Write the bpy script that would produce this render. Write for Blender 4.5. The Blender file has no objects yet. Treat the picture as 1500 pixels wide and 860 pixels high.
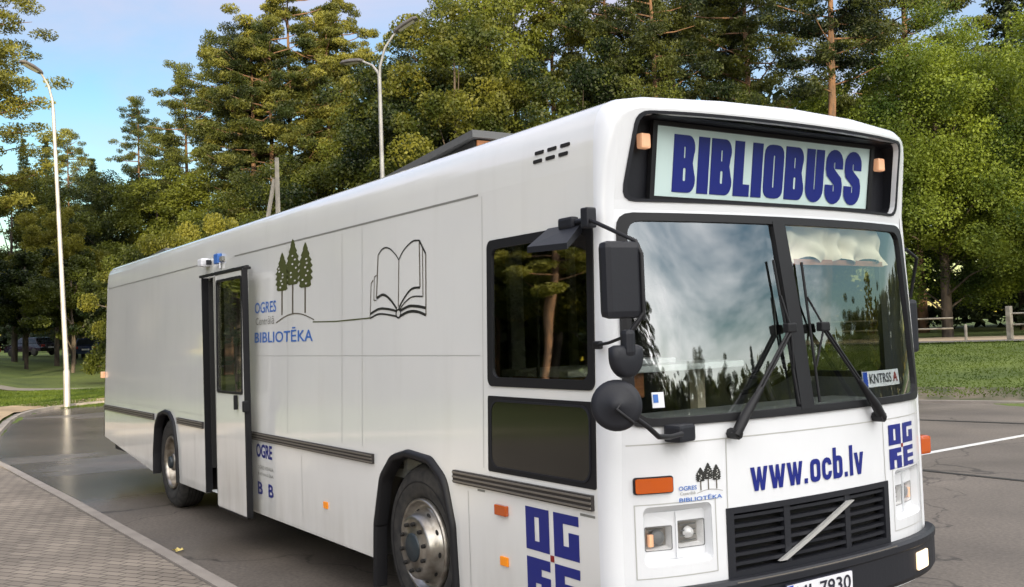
import bpy, bmesh, math, random
import numpy as np
from mathutils import Vector, Matrix
from mathutils.geometry import tessellate_polygon
R = math.radians; PI = math.pi
scene = bpy.context.scene
COL = scene.collection
rng = np.random.default_rng(7)
random.seed(7)

# ------------------------------------------------------------------ materials
def mat(name, col, rough=0.5, metal=0.0, coat=0.0, spec=None, emis=None, es=0.0):
    m = bpy.data.materials.new(name); m.use_nodes = True
    b = m.node_tree.nodes['Principled BSDF']
    b.inputs['Base Color'].default_value = (*col, 1)
    b.inputs['Roughness'].default_value = rough
    b.inputs['Metallic'].default_value = metal
    b.inputs['Coat Weight'].default_value = coat
    b.inputs['Coat Roughness'].default_value = 0.06
    if coat >= 1: b.inputs['Coat IOR'].default_value = 1.75
    if spec is not None: b.inputs['Specular IOR Level'].default_value = spec
    if emis: b.inputs['Emission Color'].default_value = (*emis, 1); b.inputs['Emission Strength'].default_value = es
    return m
def N(m, t, **k):
    n = m.node_tree.nodes.new(t)
    for a, v in k.items(): setattr(n, a, v)
    return n
def L(m, a, b): m.node_tree.links.new(a, b)
def noise_mix(m, scale, c1, c2, lo=.35, hi=.65, detail=5, inp='Base Color', coord='Object', vec_scale=None):
    """procedural two-tone variation of a colour"""
    nt = m.node_tree; b = nt.nodes['Principled BSDF']
    tc = N(m, 'ShaderNodeTexCoord'); no = N(m, 'ShaderNodeTexNoise'); no.inputs['Scale'].default_value = scale; no.inputs['Detail'].default_value = detail
    src = tc.outputs[coord]
    if vec_scale:
        mp = N(m, 'ShaderNodeMapping'); mp.inputs['Scale'].default_value = vec_scale; L(m, src, mp.inputs['Vector']); src = mp.outputs['Vector']
    L(m, src, no.inputs['Vector'])
    r = N(m, 'ShaderNodeValToRGB'); r.color_ramp.elements[0].position = lo; r.color_ramp.elements[1].position = hi
    r.color_ramp.elements[0].color = (*c1, 1); r.color_ramp.elements[1].color = (*c2, 1)
    L(m, no.outputs['Fac'], r.inputs['Fac'])
    if inp: L(m, r.outputs['Color'], b.inputs[inp])
    return no, r
def bump(m, scale, strength, dist=0.01, detail=4):
    b = m.node_tree.nodes['Principled BSDF']
    tc = N(m, 'ShaderNodeTexCoord'); no = N(m, 'ShaderNodeTexNoise'); no.inputs['Scale'].default_value = scale; no.inputs['Detail'].default_value = detail
    L(m, tc.outputs['Object'], no.inputs['Vector'])
    bp = N(m, 'ShaderNodeBump'); bp.inputs['Strength'].default_value = strength; bp.inputs['Distance'].default_value = dist
    L(m, no.outputs['Fac'], bp.inputs['Height']); L(m, bp.outputs['Normal'], b.inputs['Normal'])
    return bp

M = {}
M['white'] = mat('white_paint', (.84, .84, .80), .26, coat=1.0)  # slight warm tint puts the light on the side wall into the paint
noise_mix(M['white'], .9, (.79, .79, .77), (.86, .86, .83), .3, .7, 6)
bump(M['white'], 1.1, .16, .03, 2)
def dirt(m, zmax, col):
    nt = m.node_tree; b = nt.nodes['Principled BSDF']; src = b.inputs['Base Color'].links[0].from_socket
    tc = N(m, 'ShaderNodeTexCoord'); sx = N(m, 'ShaderNodeSeparateXYZ'); L(m, tc.outputs['Object'], sx.inputs[0])
    mr = N(m, 'ShaderNodeMapRange'); mr.inputs['From Min'].default_value = zmax; mr.inputs['From Max'].default_value = .3; mr.inputs['To Max'].default_value = .75; L(m, sx.outputs['Z'], mr.inputs['Value'])
    mp = N(m, 'ShaderNodeMapping'); mp.inputs['Scale'].default_value = (3, 3, .6); no = N(m, 'ShaderNodeTexNoise'); no.inputs['Scale'].default_value = 2.5; no.inputs['Detail'].default_value = 8; L(m, tc.outputs['Object'], mp.inputs['Vector']); L(m, mp.outputs['Vector'], no.inputs['Vector'])
    mu = N(m, 'ShaderNodeMath', operation='MULTIPLY'); L(m, mr.outputs['Result'], mu.inputs[0]); L(m, no.outputs['Fac'], mu.inputs[1])
    # faint rain streaks everywhere
    m2 = N(m, 'ShaderNodeMapping'); m2.inputs['Scale'].default_value = (4.3, 4.3, .5); n2 = N(m, 'ShaderNodeTexNoise'); n2.inputs['Scale'].default_value = 1.6; n2.inputs['Detail'].default_value = 6; L(m, tc.outputs['Object'], m2.inputs['Vector']); L(m, m2.outputs['Vector'], n2.inputs['Vector'])
    r2 = N(m, 'ShaderNodeMapRange'); r2.inputs['From Min'].default_value = .55; r2.inputs['From Max'].default_value = .8; r2.inputs['To Max'].default_value = .09; L(m, n2.outputs['Fac'], r2.inputs['Value'])
    ad = N(m, 'ShaderNodeMath', operation='MAXIMUM'); L(m, mu.outputs[0], ad.inputs[0]); L(m, r2.outputs['Result'], ad.inputs[1])
    mx = N(m, 'ShaderNodeMix', data_type='RGBA'); L(m, ad.outputs[0], mx.inputs['Factor']); L(m, src, mx.inputs['A']); mx.inputs['B'].default_value = (*col, 1); L(m, mx.outputs['Result'], b.inputs['Base Color'])
dirt(M['white'], .85, (.42, .39, .33))
M['white_front_dimmed'] = mat('white_front_dimmed_paint', (.82, .82, .82), .25, coat=.5)  # same white paint, darkened and cooled: the front's light put into the colour
noise_mix(M['white_front_dimmed'], 1.5, (.72, .735, .76), (.77, .785, .81))
M['black'] = mat('black_rubber', (.012, .012, .014), .5, spec=.3)
M['plastic'] = mat('black_plastic', (.016, .017, .022), .5, spec=.3)
bump(M['plastic'], 60, .15, .003)
M['gloss'] = mat('black_gloss', (.010, .010, .008), .10, coat=.3)
M['seam'] = mat('seam_grey', (.22, .22, .20), .6)
M['joint'] = mat('panel_joint', (.42, .42, .40), .6)
M['trim'] = mat('trim_grey', (.20, .18, .155), .4, .3)
M['trimdark'] = mat('trim_dark', (.035, .03, .028), .5)
M['blue'] = mat('logo_blue', (.004, .013, .19), .35, coat=.15)
M['skyblue'] = mat('logo_light_blue', (.05, .16, .50), .4)
M['olive'] = mat('logo_olive', (.065, .075, .018), .5)
M['ink'] = mat('logo_black', (.02, .02, .018), .5)
M['brown'] = mat('logo_brown', (.10, .085, .06), .5)
M['red'] = mat('logo_red', (.25, .02, .015), .5)
M['sign'] = mat('sign_board', (.58, .72, .70), .35, emis=(.6, .8, .8), es=.03)
M['amber'] = mat('amber_lens', (.50, .085, .004), .2, coat=.5)
M['amberlit'] = mat('amber_lamp', (.75, .42, .24), .2, emis=(1, .5, .28), es=.22)
M['reflector'] = mat('orange_reflector', (.9, .28, .01), .3, emis=(1, .3, .0), es=.08)
M['chrome'] = mat('chrome', (.4, .38, .35), .32, .9)
noise_mix(M['chrome'], 9, (.26, .235, .20), (.50, .48, .44), .35, .6)
M['rim'] = mat('rim_metal', (.40, .36, .30), .32, .9)
noise_mix(M['rim'], 12, (.22, .19, .15), (.50, .46, .40), .35, .65)
M['silver'] = mat('silver', (.62, .62, .60), .35, .5)
M['tyre'] = mat('tyre_rubber', (.022, .021, .02), .75)
noise_mix(M['tyre'], 14, (.016, .016, .016), (.045, .042, .038))
M['hub'] = mat('hub_dark', (.025, .035, .042), .4)
M['hole'] = mat('dark_hole', (.008, .007, .006), .8)
M['dark'] = mat('dark_interior', (.02, .02, .02), .7)
M['greyint'] = mat('grey_interior', (.16, .17, .17), .6)
M['lightgrey'] = mat('light_grey_top', (.68, .72, .72), .4)
M['wood'] = mat('orange_wood', (.32, .12, .035), .45)
noise_mix(M['wood'], 5, (.25, .09, .03), (.38, .15, .05), vec_scale=(1, 1, 12))
M['cream_matt'] = mat('cream_matt_surface', (.80, .70, .52), .8)
M['plate'] = mat('plate_white', (.75, .76, .80), .3)
M['platetx'] = mat('plate_black', (.015, .015, .03), .4)
M['euroblue'] = mat('plate_blue', (.01, .06, .42), .4)
M['hatch'] = mat('hatch_grey', (.10, .10, .10), .4)
M['lamp'] = mat('headlight_bowl', (.85, .85, .85), .25, .15)
M['foglit'] = mat('fog_lamp_lit', (.95, .8, .6), .3, emis=(1, .72, .42), es=.9)

def glassmat(name, tint, refl, ior=1.5):
    m = bpy.data.materials.new(name); m.use_nodes = True; nt = m.node_tree
    for n in list(nt.nodes): nt.nodes.remove(n)
    out = N(m, 'ShaderNodeOutputMaterial'); tr = N(m, 'ShaderNodeBsdfTransparent'); gl = N(m, 'ShaderNodeBsdfGlossy'); mx = N(m, 'ShaderNodeMixShader')
    tr.inputs['Color'].default_value = (*tint, 1); gl.inputs['Roughness'].default_value = .015; gl.inputs['Color'].default_value = (.95, .97, 1, 1)
    fr = N(m, 'ShaderNodeFresnel'); fr.inputs['IOR'].default_value = ior
    ma = N(m, 'ShaderNodeMath', operation='MULTIPLY_ADD'); ma.inputs[1].default_value = 1.0; ma.inputs[2].default_value = refl
    cl = N(m, 'ShaderNodeMath', operation='MINIMUM'); cl.inputs[1].default_value = 1.0
    L(m, fr.outputs[0], ma.inputs[0]); L(m, ma.outputs[0], cl.inputs[0])
    ge = N(m, 'ShaderNodeNewGeometry'); iv = N(m, 'ShaderNodeMath', operation='SUBTRACT'); iv.inputs[0].default_value = 1.0; L(m, ge.outputs['Backfacing'], iv.inputs[1])
    mu = N(m, 'ShaderNodeMath', operation='MULTIPLY'); L(m, cl.outputs[0], mu.inputs[0]); L(m, iv.outputs[0], mu.inputs[1]); L(m, mu.outputs[0], mx.inputs[0])   # a pane reflects once, on the face met first
    L(m, tr.outputs[0], mx.inputs[1]); L(m, gl.outputs[0], mx.inputs[2]); L(m, mx.outputs[0], out.inputs['Surface'])
    tc = N(m, 'ShaderNodeTexCoord'); no = N(m, 'ShaderNodeTexNoise'); no.inputs['Scale'].default_value = 1.6; no.inputs['Detail'].default_value = 1
    bp = N(m, 'ShaderNodeBump'); bp.inputs['Strength'].default_value = .05; bp.inputs['Distance'].default_value = .05
    L(m, tc.outputs['Object'], no.inputs['Vector']); L(m, no.outputs['Fac'], bp.inputs['Height']); L(m, bp.outputs['Normal'], gl.inputs['Normal'])
    return m
M['glass'] = glassmat('windshield_glass', (.95, .97, .96), .19)
M['sideglass'] = glassmat('side_window_glass', (.62, .62, .54), .36)
M['lens'] = glassmat('clear_lens', (.95, .95, .95), .06)

# ------------------------------------------------------------------ mesh helpers
class MB:
    def __init__(s): s.v = []; s.f = []; s.mi = []; s.mats = []; s.sm = []
    def m(s, key):
        if key not in s.mats: s.mats.append(key)
        return s.mats.index(key)
    def add(s, vs, fs, key, smooth=False):
        o = len(s.v); i = s.m(key)
        s.v += [tuple(map(float, v)) for v in vs]
        for f in fs: s.f.append(tuple(int(k)+o for k in f)); s.mi.append(i); s.sm.append(smooth)
        return s
    def box(s, c, d, key, rot=None, bev=0.0):
        """box centred at c with full dimensions d; bevel cuts the edges"""
        hx, hy, hz = d[0]/2, d[1]/2, d[2]/2
        if bev <= 0:
            P = [(x*hx, y*hy, z*hz) for x in (-1, 1) for y in (-1, 1) for z in (-1, 1)]
            F = [(0, 1, 3, 2), (4, 6, 7, 5), (0, 4, 5, 1), (2, 3, 7, 6), (0, 2, 6, 4), (1, 5, 7, 3)]
        else:
            bm = bmesh.new(); bmesh.ops.create_cube(bm, size=1)
            for v in bm.verts: v.co = Vector((v.co.x*d[0], v.co.y*d[1], v.co.z*d[2]))
            bmesh.ops.bevel(bm, geom=bm.edges[:], offset=bev, segments=2, affect='EDGES', profile=.6)
            bm.verts.index_update(); P = [tuple(v.co) for v in bm.verts]; F = [tuple(v.index for v in f.verts) for f in bm.faces]; bm.free()
        Mx = rot if rot is not None else Matrix.Identity(3)
        s.add([tuple(Mx @ Vector(p) + Vector(c)) for p in P], F, key); return s
    def span(s, a, b, key, bev=0.0):
        return s.box([(a[i]+b[i])/2 for i in range(3)], [abs(b[i]-a[i]) for i in range(3)], key, bev=bev)
    def tube(s, pts, r, key, n=8, cap=True, smooth=True):
        pts = [Vector(p) for p in pts]; k = len(pts); rs = r if isinstance(r, (list, tuple)) else [r]*k
        V = []; prev = None
        for i, p in enumerate(pts):
            t = (pts[min(i+1, k-1)]-pts[max(i-1, 0)]).normalized()
            a = t.orthogonal().normalized() if prev is None else (prev - t*prev.dot(t)).normalized()
            prev = a; b = t.cross(a)
            for j in range(n):
                w = 2*PI*j/n; V.append(p + (a*math.cos(w)+b*math.sin(w))*rs[i])
        F = [(i*n+j, i*n+(j+1) % n, (i+1)*n+(j+1) % n, (i+1)*n+j) for i in range(k-1) for j in range(n)]
        s.add(V, F, key, smooth)
        if cap: s.add(V[:n], [tuple(range(n))[::-1]], key); s.add(V[-n:], [tuple(range(n))], key)
        return s
    def lathe(s, prof, c, axis, key, n=32, smooth=True):
        """prof: (radius, distance along axis)"""
        ax = Vector(axis).normalized(); a = ax.orthogonal().normalized(); b = ax.cross(a); c = Vector(c); V = []
        for r_, h in prof:
            for j in range(n):
                w = 2*PI*j/n; V.append(c + ax*h + (a*math.cos(w)+b*math.sin(w))*r_)
        F = [(i*n+j, i*n+(j+1) % n, (i+1)*n+(j+1) % n, (i+1)*n+j) for i in range(len(prof)-1) for j in range(n)]
        s.add(V, F, key, smooth); return s
    def loft(s, rings, key, closed=False, smooth=True):
        n = len(rings[0]); V = [p for r_ in rings for p in r_]
        m_ = n if closed else n-1
        F = [(i*n+j, i*n+(j+1) % n, (i+1)*n+(j+1) % n, (i+1)*n+j) for i in range(len(rings)-1) for j in range(m_)]
        s.add(V, F, key, smooth); return s
    def panel(s, outer, holes, mp, thick, key, cu=(), cv=(), back=None, w0=0.0, smooth=False):
        """flat outline with holes, cut by a grid, mapped on a surface by mp(u,v,w), with real thickness"""
        bm = bmesh.new(); E = []
        for lp in [outer]+list(holes):
            vs = [bm.verts.new((p[0], p[1], 0)) for p in lp]
            E += [bm.edges.new((vs[i], vs[(i+1) % len(vs)])) for i in range(len(vs))]
        bmesh.ops.triangle_fill(bm, use_beauty=True, edges=E, use_dissolve=False)
        for u in cu: bmesh.ops.bisect_plane(bm, geom=bm.verts[:]+bm.edges[:]+bm.faces[:], plane_co=(u, 0, 0), plane_no=(1, 0, 0))
        for v in cv: bmesh.ops.bisect_plane(bm, geom=bm.verts[:]+bm.edges[:]+bm.faces[:], plane_co=(0, v, 0), plane_no=(0, 1, 0))
        for f in bm.faces:
            if f.normal.z < 0: f.normal_flip()
        bm.verts.index_update(); n = len(bm.verts)
        top = [mp(v.co.x, v.co.y, w0) for v in bm.verts]; bot = [mp(v.co.x, v.co.y, w0-thick) for v in bm.verts]
        F = [tuple(v.index for v in f.verts) for f in bm.faces]
        s.add(top, F, key, smooth); 
        s.add(bot, [f[::-1] for f in F], back or key)
        W = []
        for e in bm.edges:
            if len(e.link_faces) == 1:
                lo = e.link_loops[0]; a = lo.vert.index; b = lo.link_loop_next.vert.index
                W.append((b, a, a+n, b+n))
        s.add(top+bot, W, key); bm.free(); return s
    def build(s, name, parent=None, label=None, ori=None, weld=False):
        me = bpy.data.meshes.new(name)
        o = bpy.data.objects.new(name, me); COL.objects.link(o)
        off = Vector((0, 0, 0))
        if parent is not None:
            o.parent = parent; p = parent
            while p is not None: off += p.location; p = p.parent
        elif ori is not None: off = Vector(ori); o.location = off
        me.from_pydata([tuple(Vector(v)-off) for v in s.v], [], s.f); me.validate()
        for k in s.mats: me.materials.append(M[k])
        if len(me.polygons) == len(s.f):
            me.polygons.foreach_set('material_index', s.mi); me.polygons.foreach_set('use_smooth', s.sm)
        if weld:
            bm = bmesh.new(); bm.from_mesh(me); bmesh.ops.remove_doubles(bm, verts=bm.verts[:], dist=.0004); bm.to_mesh(me); bm.free()
        me.update()
        if label: o['label'] = label
        return o
def root(name, loc, label, cat, group=None):
    o = bpy.data.objects.new(name, None); COL.objects.link(o); o.location = loc; o.empty_display_size = .3
    o['label'] = label; o['category'] = cat
    if group: o['group'] = group
    return o
def tag(o, label=None, cat=None, group=None, kind=None):
    for k, v in (('label', label), ('category', cat), ('group', group), ('kind', kind)):
        if v: o[k] = v
    return o
def rrect(u0, v0, u1, v1, r, n=5):
    P = []
    for cx, cy, a in ((u1-r, v1-r, 0), (u0+r, v1-r, 90), (u0+r, v0+r, 180), (u1-r, v0+r, 270)):
        for i in range(n+1):
            w = R(a+90*i/n); P.append((cx+r*math.cos(w), cy+r*math.sin(w)))
    return P
def rpoly(pts, r, n=4):
    """polygon with rounded corners"""
    out = []; k = len(pts)
    for i in range(k):
        p = Vector((*pts[i], 0)); a = Vector((*pts[i-1], 0)); b = Vector((*pts[(i+1) % k], 0))
        d1 = (a-p).normalized(); d2 = (b-p).normalized(); ang = d1.angle(d2)
        d = min(r/math.tan(ang/2), (a-p).length*.45, (b-p).length*.45)
        p1 = p+d1*d; p2 = p+d2*d
        for j in range(n+1):
            t = j/n; q = p1*(1-t)**2 + p*2*t*(1-t) + p2*t*t; out.append((q.x, q.y))
    return out
def stroke(pts, w, mp, mb, key, closed=False, thick=.002, w0=.002):
    """mitred flat stroke as one strip, mapped on a surface"""
    k = len(pts); P = [Vector((*p, 0)) for p in pts]; Lf = []; Rt = []
    for i in range(k):
        a = P[i-1] if (i > 0 or closed) else None; b = P[(i+1) % k] if (i < k-1 or closed) else None
        d1 = (P[i]-a).normalized() if a is not None else (b-P[i]).normalized()
        d2 = (b-P[i]).normalized() if b is not None else d1
        n1 = Vector((-d1.y, d1.x, 0)); n2 = Vector((-d2.y, d2.x, 0)); m_ = (n1+n2)
        m_ = m_.normalized() if m_.length > 1e-6 else n1
        sc = w/2/max(m_.dot(n1), .35)
        Lf.append(P[i]+m_*sc); Rt.append(P[i]-m_*sc)
    V = [mp(p.x, p.y, w0) for p in Lf]+[mp(p.x, p.y, w0) for p in Rt]
    F = [(i, (i+1) % k, k+(i+1) % k, k+i) for i in range(k if closed else k-1)]
    mb.add(V, [f[::-1] for f in F], key)
def arc(cx, cy, rx, ry, a0, a1, n=8):
    return [(cx+rx*math.cos(R(a0+(a1-a0)*i/n)), cy+ry*math.sin(R(a0+(a1-a0)*i/n))) for i in range(n+1)]

# text -> mesh polygons in a unit frame
def text_polys(txt, offset=0.0):
    cu = bpy.data.curves.new('t', 'FONT'); cu.body = txt; cu.offset = offset; cu.resolution_u = 3; cu.fill_mode = 'FRONT'
    ob = bpy.data.objects.new('t', cu); COL.objects.link(ob)
    dg = bpy.context.evaluated_depsgraph_get(); me = bpy.data.meshes.new_from_object(ob.evaluated_get(dg))
    V = [tuple(v.co) for v in me.vertices]; F = [tuple(p.vertices) for p in me.polygons]
    bpy.data.objects.remove(ob); bpy.data.curves.remove(cu); bpy.data.meshes.remove(me)
    return V, F
def put_text(mb, txt, u0, v0, u1, v1, mp, key, offset=0.0, w0=.003):
    V, F = text_polys(txt, offset)
    xs = [v[0] for v in V]; ys = [v[1] for v in V]; ax, bx, ay, by = min(xs), max(xs), min(ys), max(ys)
    mb.add([mp(u0+(v[0]-ax)/(bx-ax)*(u1-u0), v0+(v[1]-ay)/(by-ay)*(v1-v0), w0) for v in V], F, key)

# ------------------------------------------------------------------ camera
cam = bpy.data.cameras.new('camera'); co = bpy.data.objects.new('camera', cam); COL.objects.link(co)
r_ = Vector((.55096629, .83381971, -.03436343)); u_ = Vector((.05237666, .00654548, .99860595)); f_ = Vector((-.83288225, .55199805, .04006635))
mw = Matrix.Identity(4)
for i in range(3): mw[i][0] = r_[i]; mw[i][1] = u_[i]; mw[i][2] = -f_[i]
mw.translation = Vector((3.76408238, -3.00206388, 1.85953019)); co.matrix_world = mw
cam.sensor_width = 36; cam.lens = 1461.89/1500*36; cam.clip_end = 3000; cam.clip_start = .05
scene.camera = co

# ------------------------------------------------------------------ world and sun
SUN_AZ, SUN_EL = -25.0, 6.5
w = bpy.data.worlds.new('World'); scene.world = w; w.use_nodes = True; nt = w.node_tree
bg = nt.nodes['Background']
def WN(t, **k):
    n = nt.nodes.new(t)
    for a, v in k.items(): setattr(n, a, v)
    return n
sky = WN('ShaderNodeTexSky', sky_type='NISHITA'); sky.sun_disc = False
sky.sun_elevation = R(SUN_EL); sky.sun_rotation = R(90-SUN_AZ); sky.altitude = 0; sky.air_density = 1.0; sky.dust_density = .6; sky.ozone_density = 1.5
tc = WN('ShaderNodeTexCoord')
mp_ = WN('ShaderNodeMapping'); mp_.inputs['Scale'].default_value = (1.0, 1.0, 3.2); mp_.inputs['Location'].default_value = (.35, .2, .1)
nz = WN('ShaderNodeTexNoise'); nz.inputs['Scale'].default_value = 1.7; nz.inputs['Detail'].default_value = 7; nz.inputs['Roughness'].default_value = .55; nz.inputs['Distortion'].default_value = .4
rp = WN('ShaderNodeValToRGB'); rp.color_ramp.elements[0].position = .47; rp.color_ramp.elements[1].position = .76
# more cloud overhead and towards the low sun than over the wood
dq = WN('ShaderNodeVectorMath', operation='DOT_PRODUCT'); nt.links.new(tc.outputs['Generated'], dq.inputs[0]); dq.inputs[1].default_value = (math.cos(R(-5))*.75, math.sin(R(-5))*.75, .66)
mq = WN('ShaderNodeMapRange'); mq.inputs['From Min'].default_value = .25; mq.inputs['From Max'].default_value = .9; mq.inputs['To Min'].default_value = 0; mq.inputs['To Max'].default_value = .13; nt.links.new(dq.outputs['Value'], mq.inputs['Value'])
aq = WN('ShaderNodeMath', operation='ADD'); nt.links.new(nz.outputs['Fac'], aq.inputs[0]); nt.links.new(mq.outputs['Result'], aq.inputs[1])
nt.links.new(tc.outputs['Generated'], mp_.inputs['Vector']); nt.links.new(mp_.outputs['Vector'], nz.inputs['Vector']); sz = WN('ShaderNodeSeparateXYZ'); nt.links.new(tc.outputs['Generated'], sz.inputs[0])
mz = WN('ShaderNodeMapRange'); mz.inputs['From Min'].default_value = .22; mz.inputs['From Max'].default_value = .33; mz.inputs['To Min'].default_value = .0; mz.inputs['To Max'].default_value = .17; nt.links.new(sz.outputs['Z'], mz.inputs['Value'])
ar_ = WN('ShaderNodeMath', operation='ADD'); nt.links.new(aq.outputs[0], ar_.inputs[0]); nt.links.new(mz.outputs['Result'], ar_.inputs[1]); nt.links.new(ar_.outputs[0], rp.inputs['Fac'])
# cloud colour: warm and bright on the side of the low sun, violet grey away from it
dp = WN('ShaderNodeVectorMath', operation='DOT_PRODUCT'); nt.links.new(tc.outputs['Generated'], dp.inputs[0]); dp.inputs[1].default_value = (math.cos(R(5)), math.sin(R(5)), .15)
mr = WN('ShaderNodeMapRange'); mr.inputs['From Min'].default_value = -.3; mr.inputs['From Max'].default_value = .9; nt.links.new(dp.outputs['Value'], mr.inputs['Value'])
cc = WN('ShaderNodeMix', data_type='RGBA'); nt.links.new(mr.outputs['Result'], cc.inputs['Factor'])
cc.inputs['A'].default_value = (3.1, 3.15, 4.0, 1); cc.inputs['B'].default_value = (20, 19.4, 18.6, 1)
mx = WN('ShaderNodeMix', data_type='RGBA'); nt.links.new(rp.outputs['Color'], mx.inputs['Factor'])
hs = WN('ShaderNodeHueSaturation'); hs.inputs['Saturation'].default_value = 1.32; hs.inputs['Hue'].default_value = .512; hs.inputs['Value'].default_value = 1.3; nt.links.new(sky.outputs['Color'], hs.inputs['Color'])
nt.links.new(hs.outputs['Color'], mx.inputs['A']); nt.links.new(cc.outputs['Result'], mx.inputs['B'])
nt.links.new(mx.outputs['Result'], bg.inputs['Color']); bg.inputs['Strength'].default_value = .15
sd = bpy.data.lights.new('sun', 'SUN'); sd.energy = 5.0; sd.angle = R(.6); sd.color = (1, .84, .56)
so = bpy.data.objects.new('sun', sd); COL.objects.link(so)
so.rotation_euler = Vector((math.cos(R(SUN_EL))*math.cos(R(SUN_AZ)), math.cos(R(SUN_EL))*math.sin(R(SUN_AZ)), math.sin(R(SUN_EL)))).to_track_quat('Z', 'Y').to_euler()
vs = scene.view_settings; vs.view_transform = 'Standard'; vs.look = 'None'; vs.gamma = 1; vs.use_curve_mapping = False; vs.exposure = .60

# ------------------------------------------------------------------ ground
CAMXY = np.array([3.764, -3.002])
KERB = [(-17.2, -14), (-17.6, -5), (-18.6, -1.6), (-20.59, -.33), (-24.37, .32), (-26.91, .88), (-28.66, 1.5), (-29.89, 2.2), (-30.69, 2.95), (-31.3, 3.9), (-31.2, 7), (-29.5, 10.5), (-26, 12.6), (-20, 13.6), (-9.96, 16.9), (-7.96, 17.63), (10, 24), (30, 31.3)]
KA = sorted([((math.degrees(math.atan2(q[1]-CAMXY[1], q[0]-CAMXY[0])) % 360), math.hypot(q[0]-CAMXY[0], q[1]-CAMXY[1])) for q in KERB[1:13]])
def terrain(x, y):
    dx, dy = x-CAMXY[0], y-CAMXY[1]; r = math.hypot(dx, dy); az = math.degrees(math.atan2(dy, dx)) % 360
    rk = float(np.interp(az, [q[0] for q in KA], [q[1] for q in KA]))
    zl = float(np.interp(r-rk, [.05, 1.2, 18, 52, 78, 270, 800], [0, .12, .25, 1.35, 1.6, 4, 4]))
    d = (x+9.96)*-.342+(y-16.9)*.94
    zr = float(np.interp(d, [0, .6, 14, 30, 200, 600], [0, .12, 1.0, 1.1, 3, 3]))
    if az < 60 or az > 215: return float(np.interp(r, [0, 60, 300, 800], [0, 0, 3, 3]))
    if az > 180: zl *= 1-.0*(az-180)
    t = min(max((az-146)/12, 0), 1); t = t*t*(3-2*t)
    return t*zl+(1-t)*zr
M['grass'] = mat('grass', (.05, .09, .015), .9)
noise_mix(M['grass'], .35, (.055, .085, .014), (.125, .165, .026), .3, .7, 8)
bump(M['grass'], 9, .9, .08)
rs = [0, 6, 12, 18, 22, 24, 25, 26, 27, 28, 29, 30, 31, 31.7, 32.4, 33.1, 33.8, 34.5, 35.2, 36, 37, 38, 40, 42, 44, 46, 50, 55, 60, 66, 72, 78, 84, 90, 100, 110, 130, 160, 200, 300, 500, 900]
na = 480; V = []; F = []
for i, r in enumerate(rs):
    for j in range(na):
        a = 2*PI*j/na; x = CAMXY[0]+r*math.cos(a); y = CAMXY[1]+r*math.sin(a); V.append((x, y, terrain(x, y)-.03))
for i in range(len(rs)-1):
    for j in range(na): F.append((i*na+j, i*na+(j+1) % na, (i+1)*na+(j+1) % na, (i+1)*na+j)[::-1])
g = MB().add(V, F, 'grass', True).build('ground', weld=True); tag(g, kind='structure')
bm = bmesh.new(); bm.from_mesh(g.data); bmesh.ops.recalc_face_normals(bm, faces=bm.faces)
if sum(f.normal.z for f in bm.faces) < 0: bmesh.ops.reverse_faces(bm, faces=bm.faces)
bm.to_mesh(g.data); bm.free()

# asphalt yard, wet in places
a = M['asphalt'] = mat('asphalt', (.06, .055, .05), .6)
nt2 = a.node_tree; b = nt2.nodes['Principled BSDF']
no, r1 = noise_mix(a, .5, (.088, .075, .062), (.158, .134, .110), .3, .7, 8)
n2 = N(a, 'ShaderNodeTexNoise'); n2.inputs['Scale'].default_value = .22; n2.inputs['Detail'].default_value = 4
mpn = N(a, 'ShaderNodeMapping'); mpn.inputs['Scale'].default_value = (1.0, .45, 1); mpn.inputs['Rotation'].default_value = (0, 0, R(-8)); tcn = N(a, 'ShaderNodeTexCoord')
L(a, tcn.outputs['Object'], mpn.inputs['Vector']); L(a, mpn.outputs['Vector'], n2.inputs['Vector'])
sx = N(a, 'ShaderNodeSeparateXYZ'); L(a, tcn.outputs['Object'], sx.inputs[0])
wet0 = N(a, 'ShaderNodeMapRange'); wet0.inputs['From Min'].default_value = -6; wet0.inputs['From Max'].default_value = -16; L(a, sx.outputs['X'], wet0.inputs['Value'])
wadd = N(a, 'ShaderNodeMath', operation='MULTIPLY_ADD'); wadd.inputs[1].default_value = .20; L(a, wet0.outputs['Result'], wadd.inputs[0]); L(a, n2.outputs['Fac'], wadd.inputs[2])
rw = N(a, 'ShaderNodeValToRGB'); rw.color_ramp.elements[0].position = .50; rw.color_ramp.elements[1].position = .66
L(a, wadd.outputs[0], rw.inputs['Fac'])
rr = N(a, 'ShaderNodeMapRange'); rr.inputs['To Min'].default_value = .62; rr.inputs['To Max'].default_value = .22; L(a, rw.outputs['Color'], rr.inputs['Value']); L(a, rr.outputs['Result'], b.inputs['Roughness'])
dk = N(a, 'ShaderNodeMix', data_type='RGBA', blend_type='MULTIPLY'); mm = N(a, 'ShaderNodeMath', operation='MULTIPLY'); mm.inputs[1].default_value = .25
L(a, rw.outputs['Color'], mm.inputs[0]); L(a, mm.outputs[0], dk.inputs['Factor']); L(a, r1.outputs['Color'], dk.inputs['A']); dk.inputs['B'].default_value = (.55, .55, .58, 1)
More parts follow.
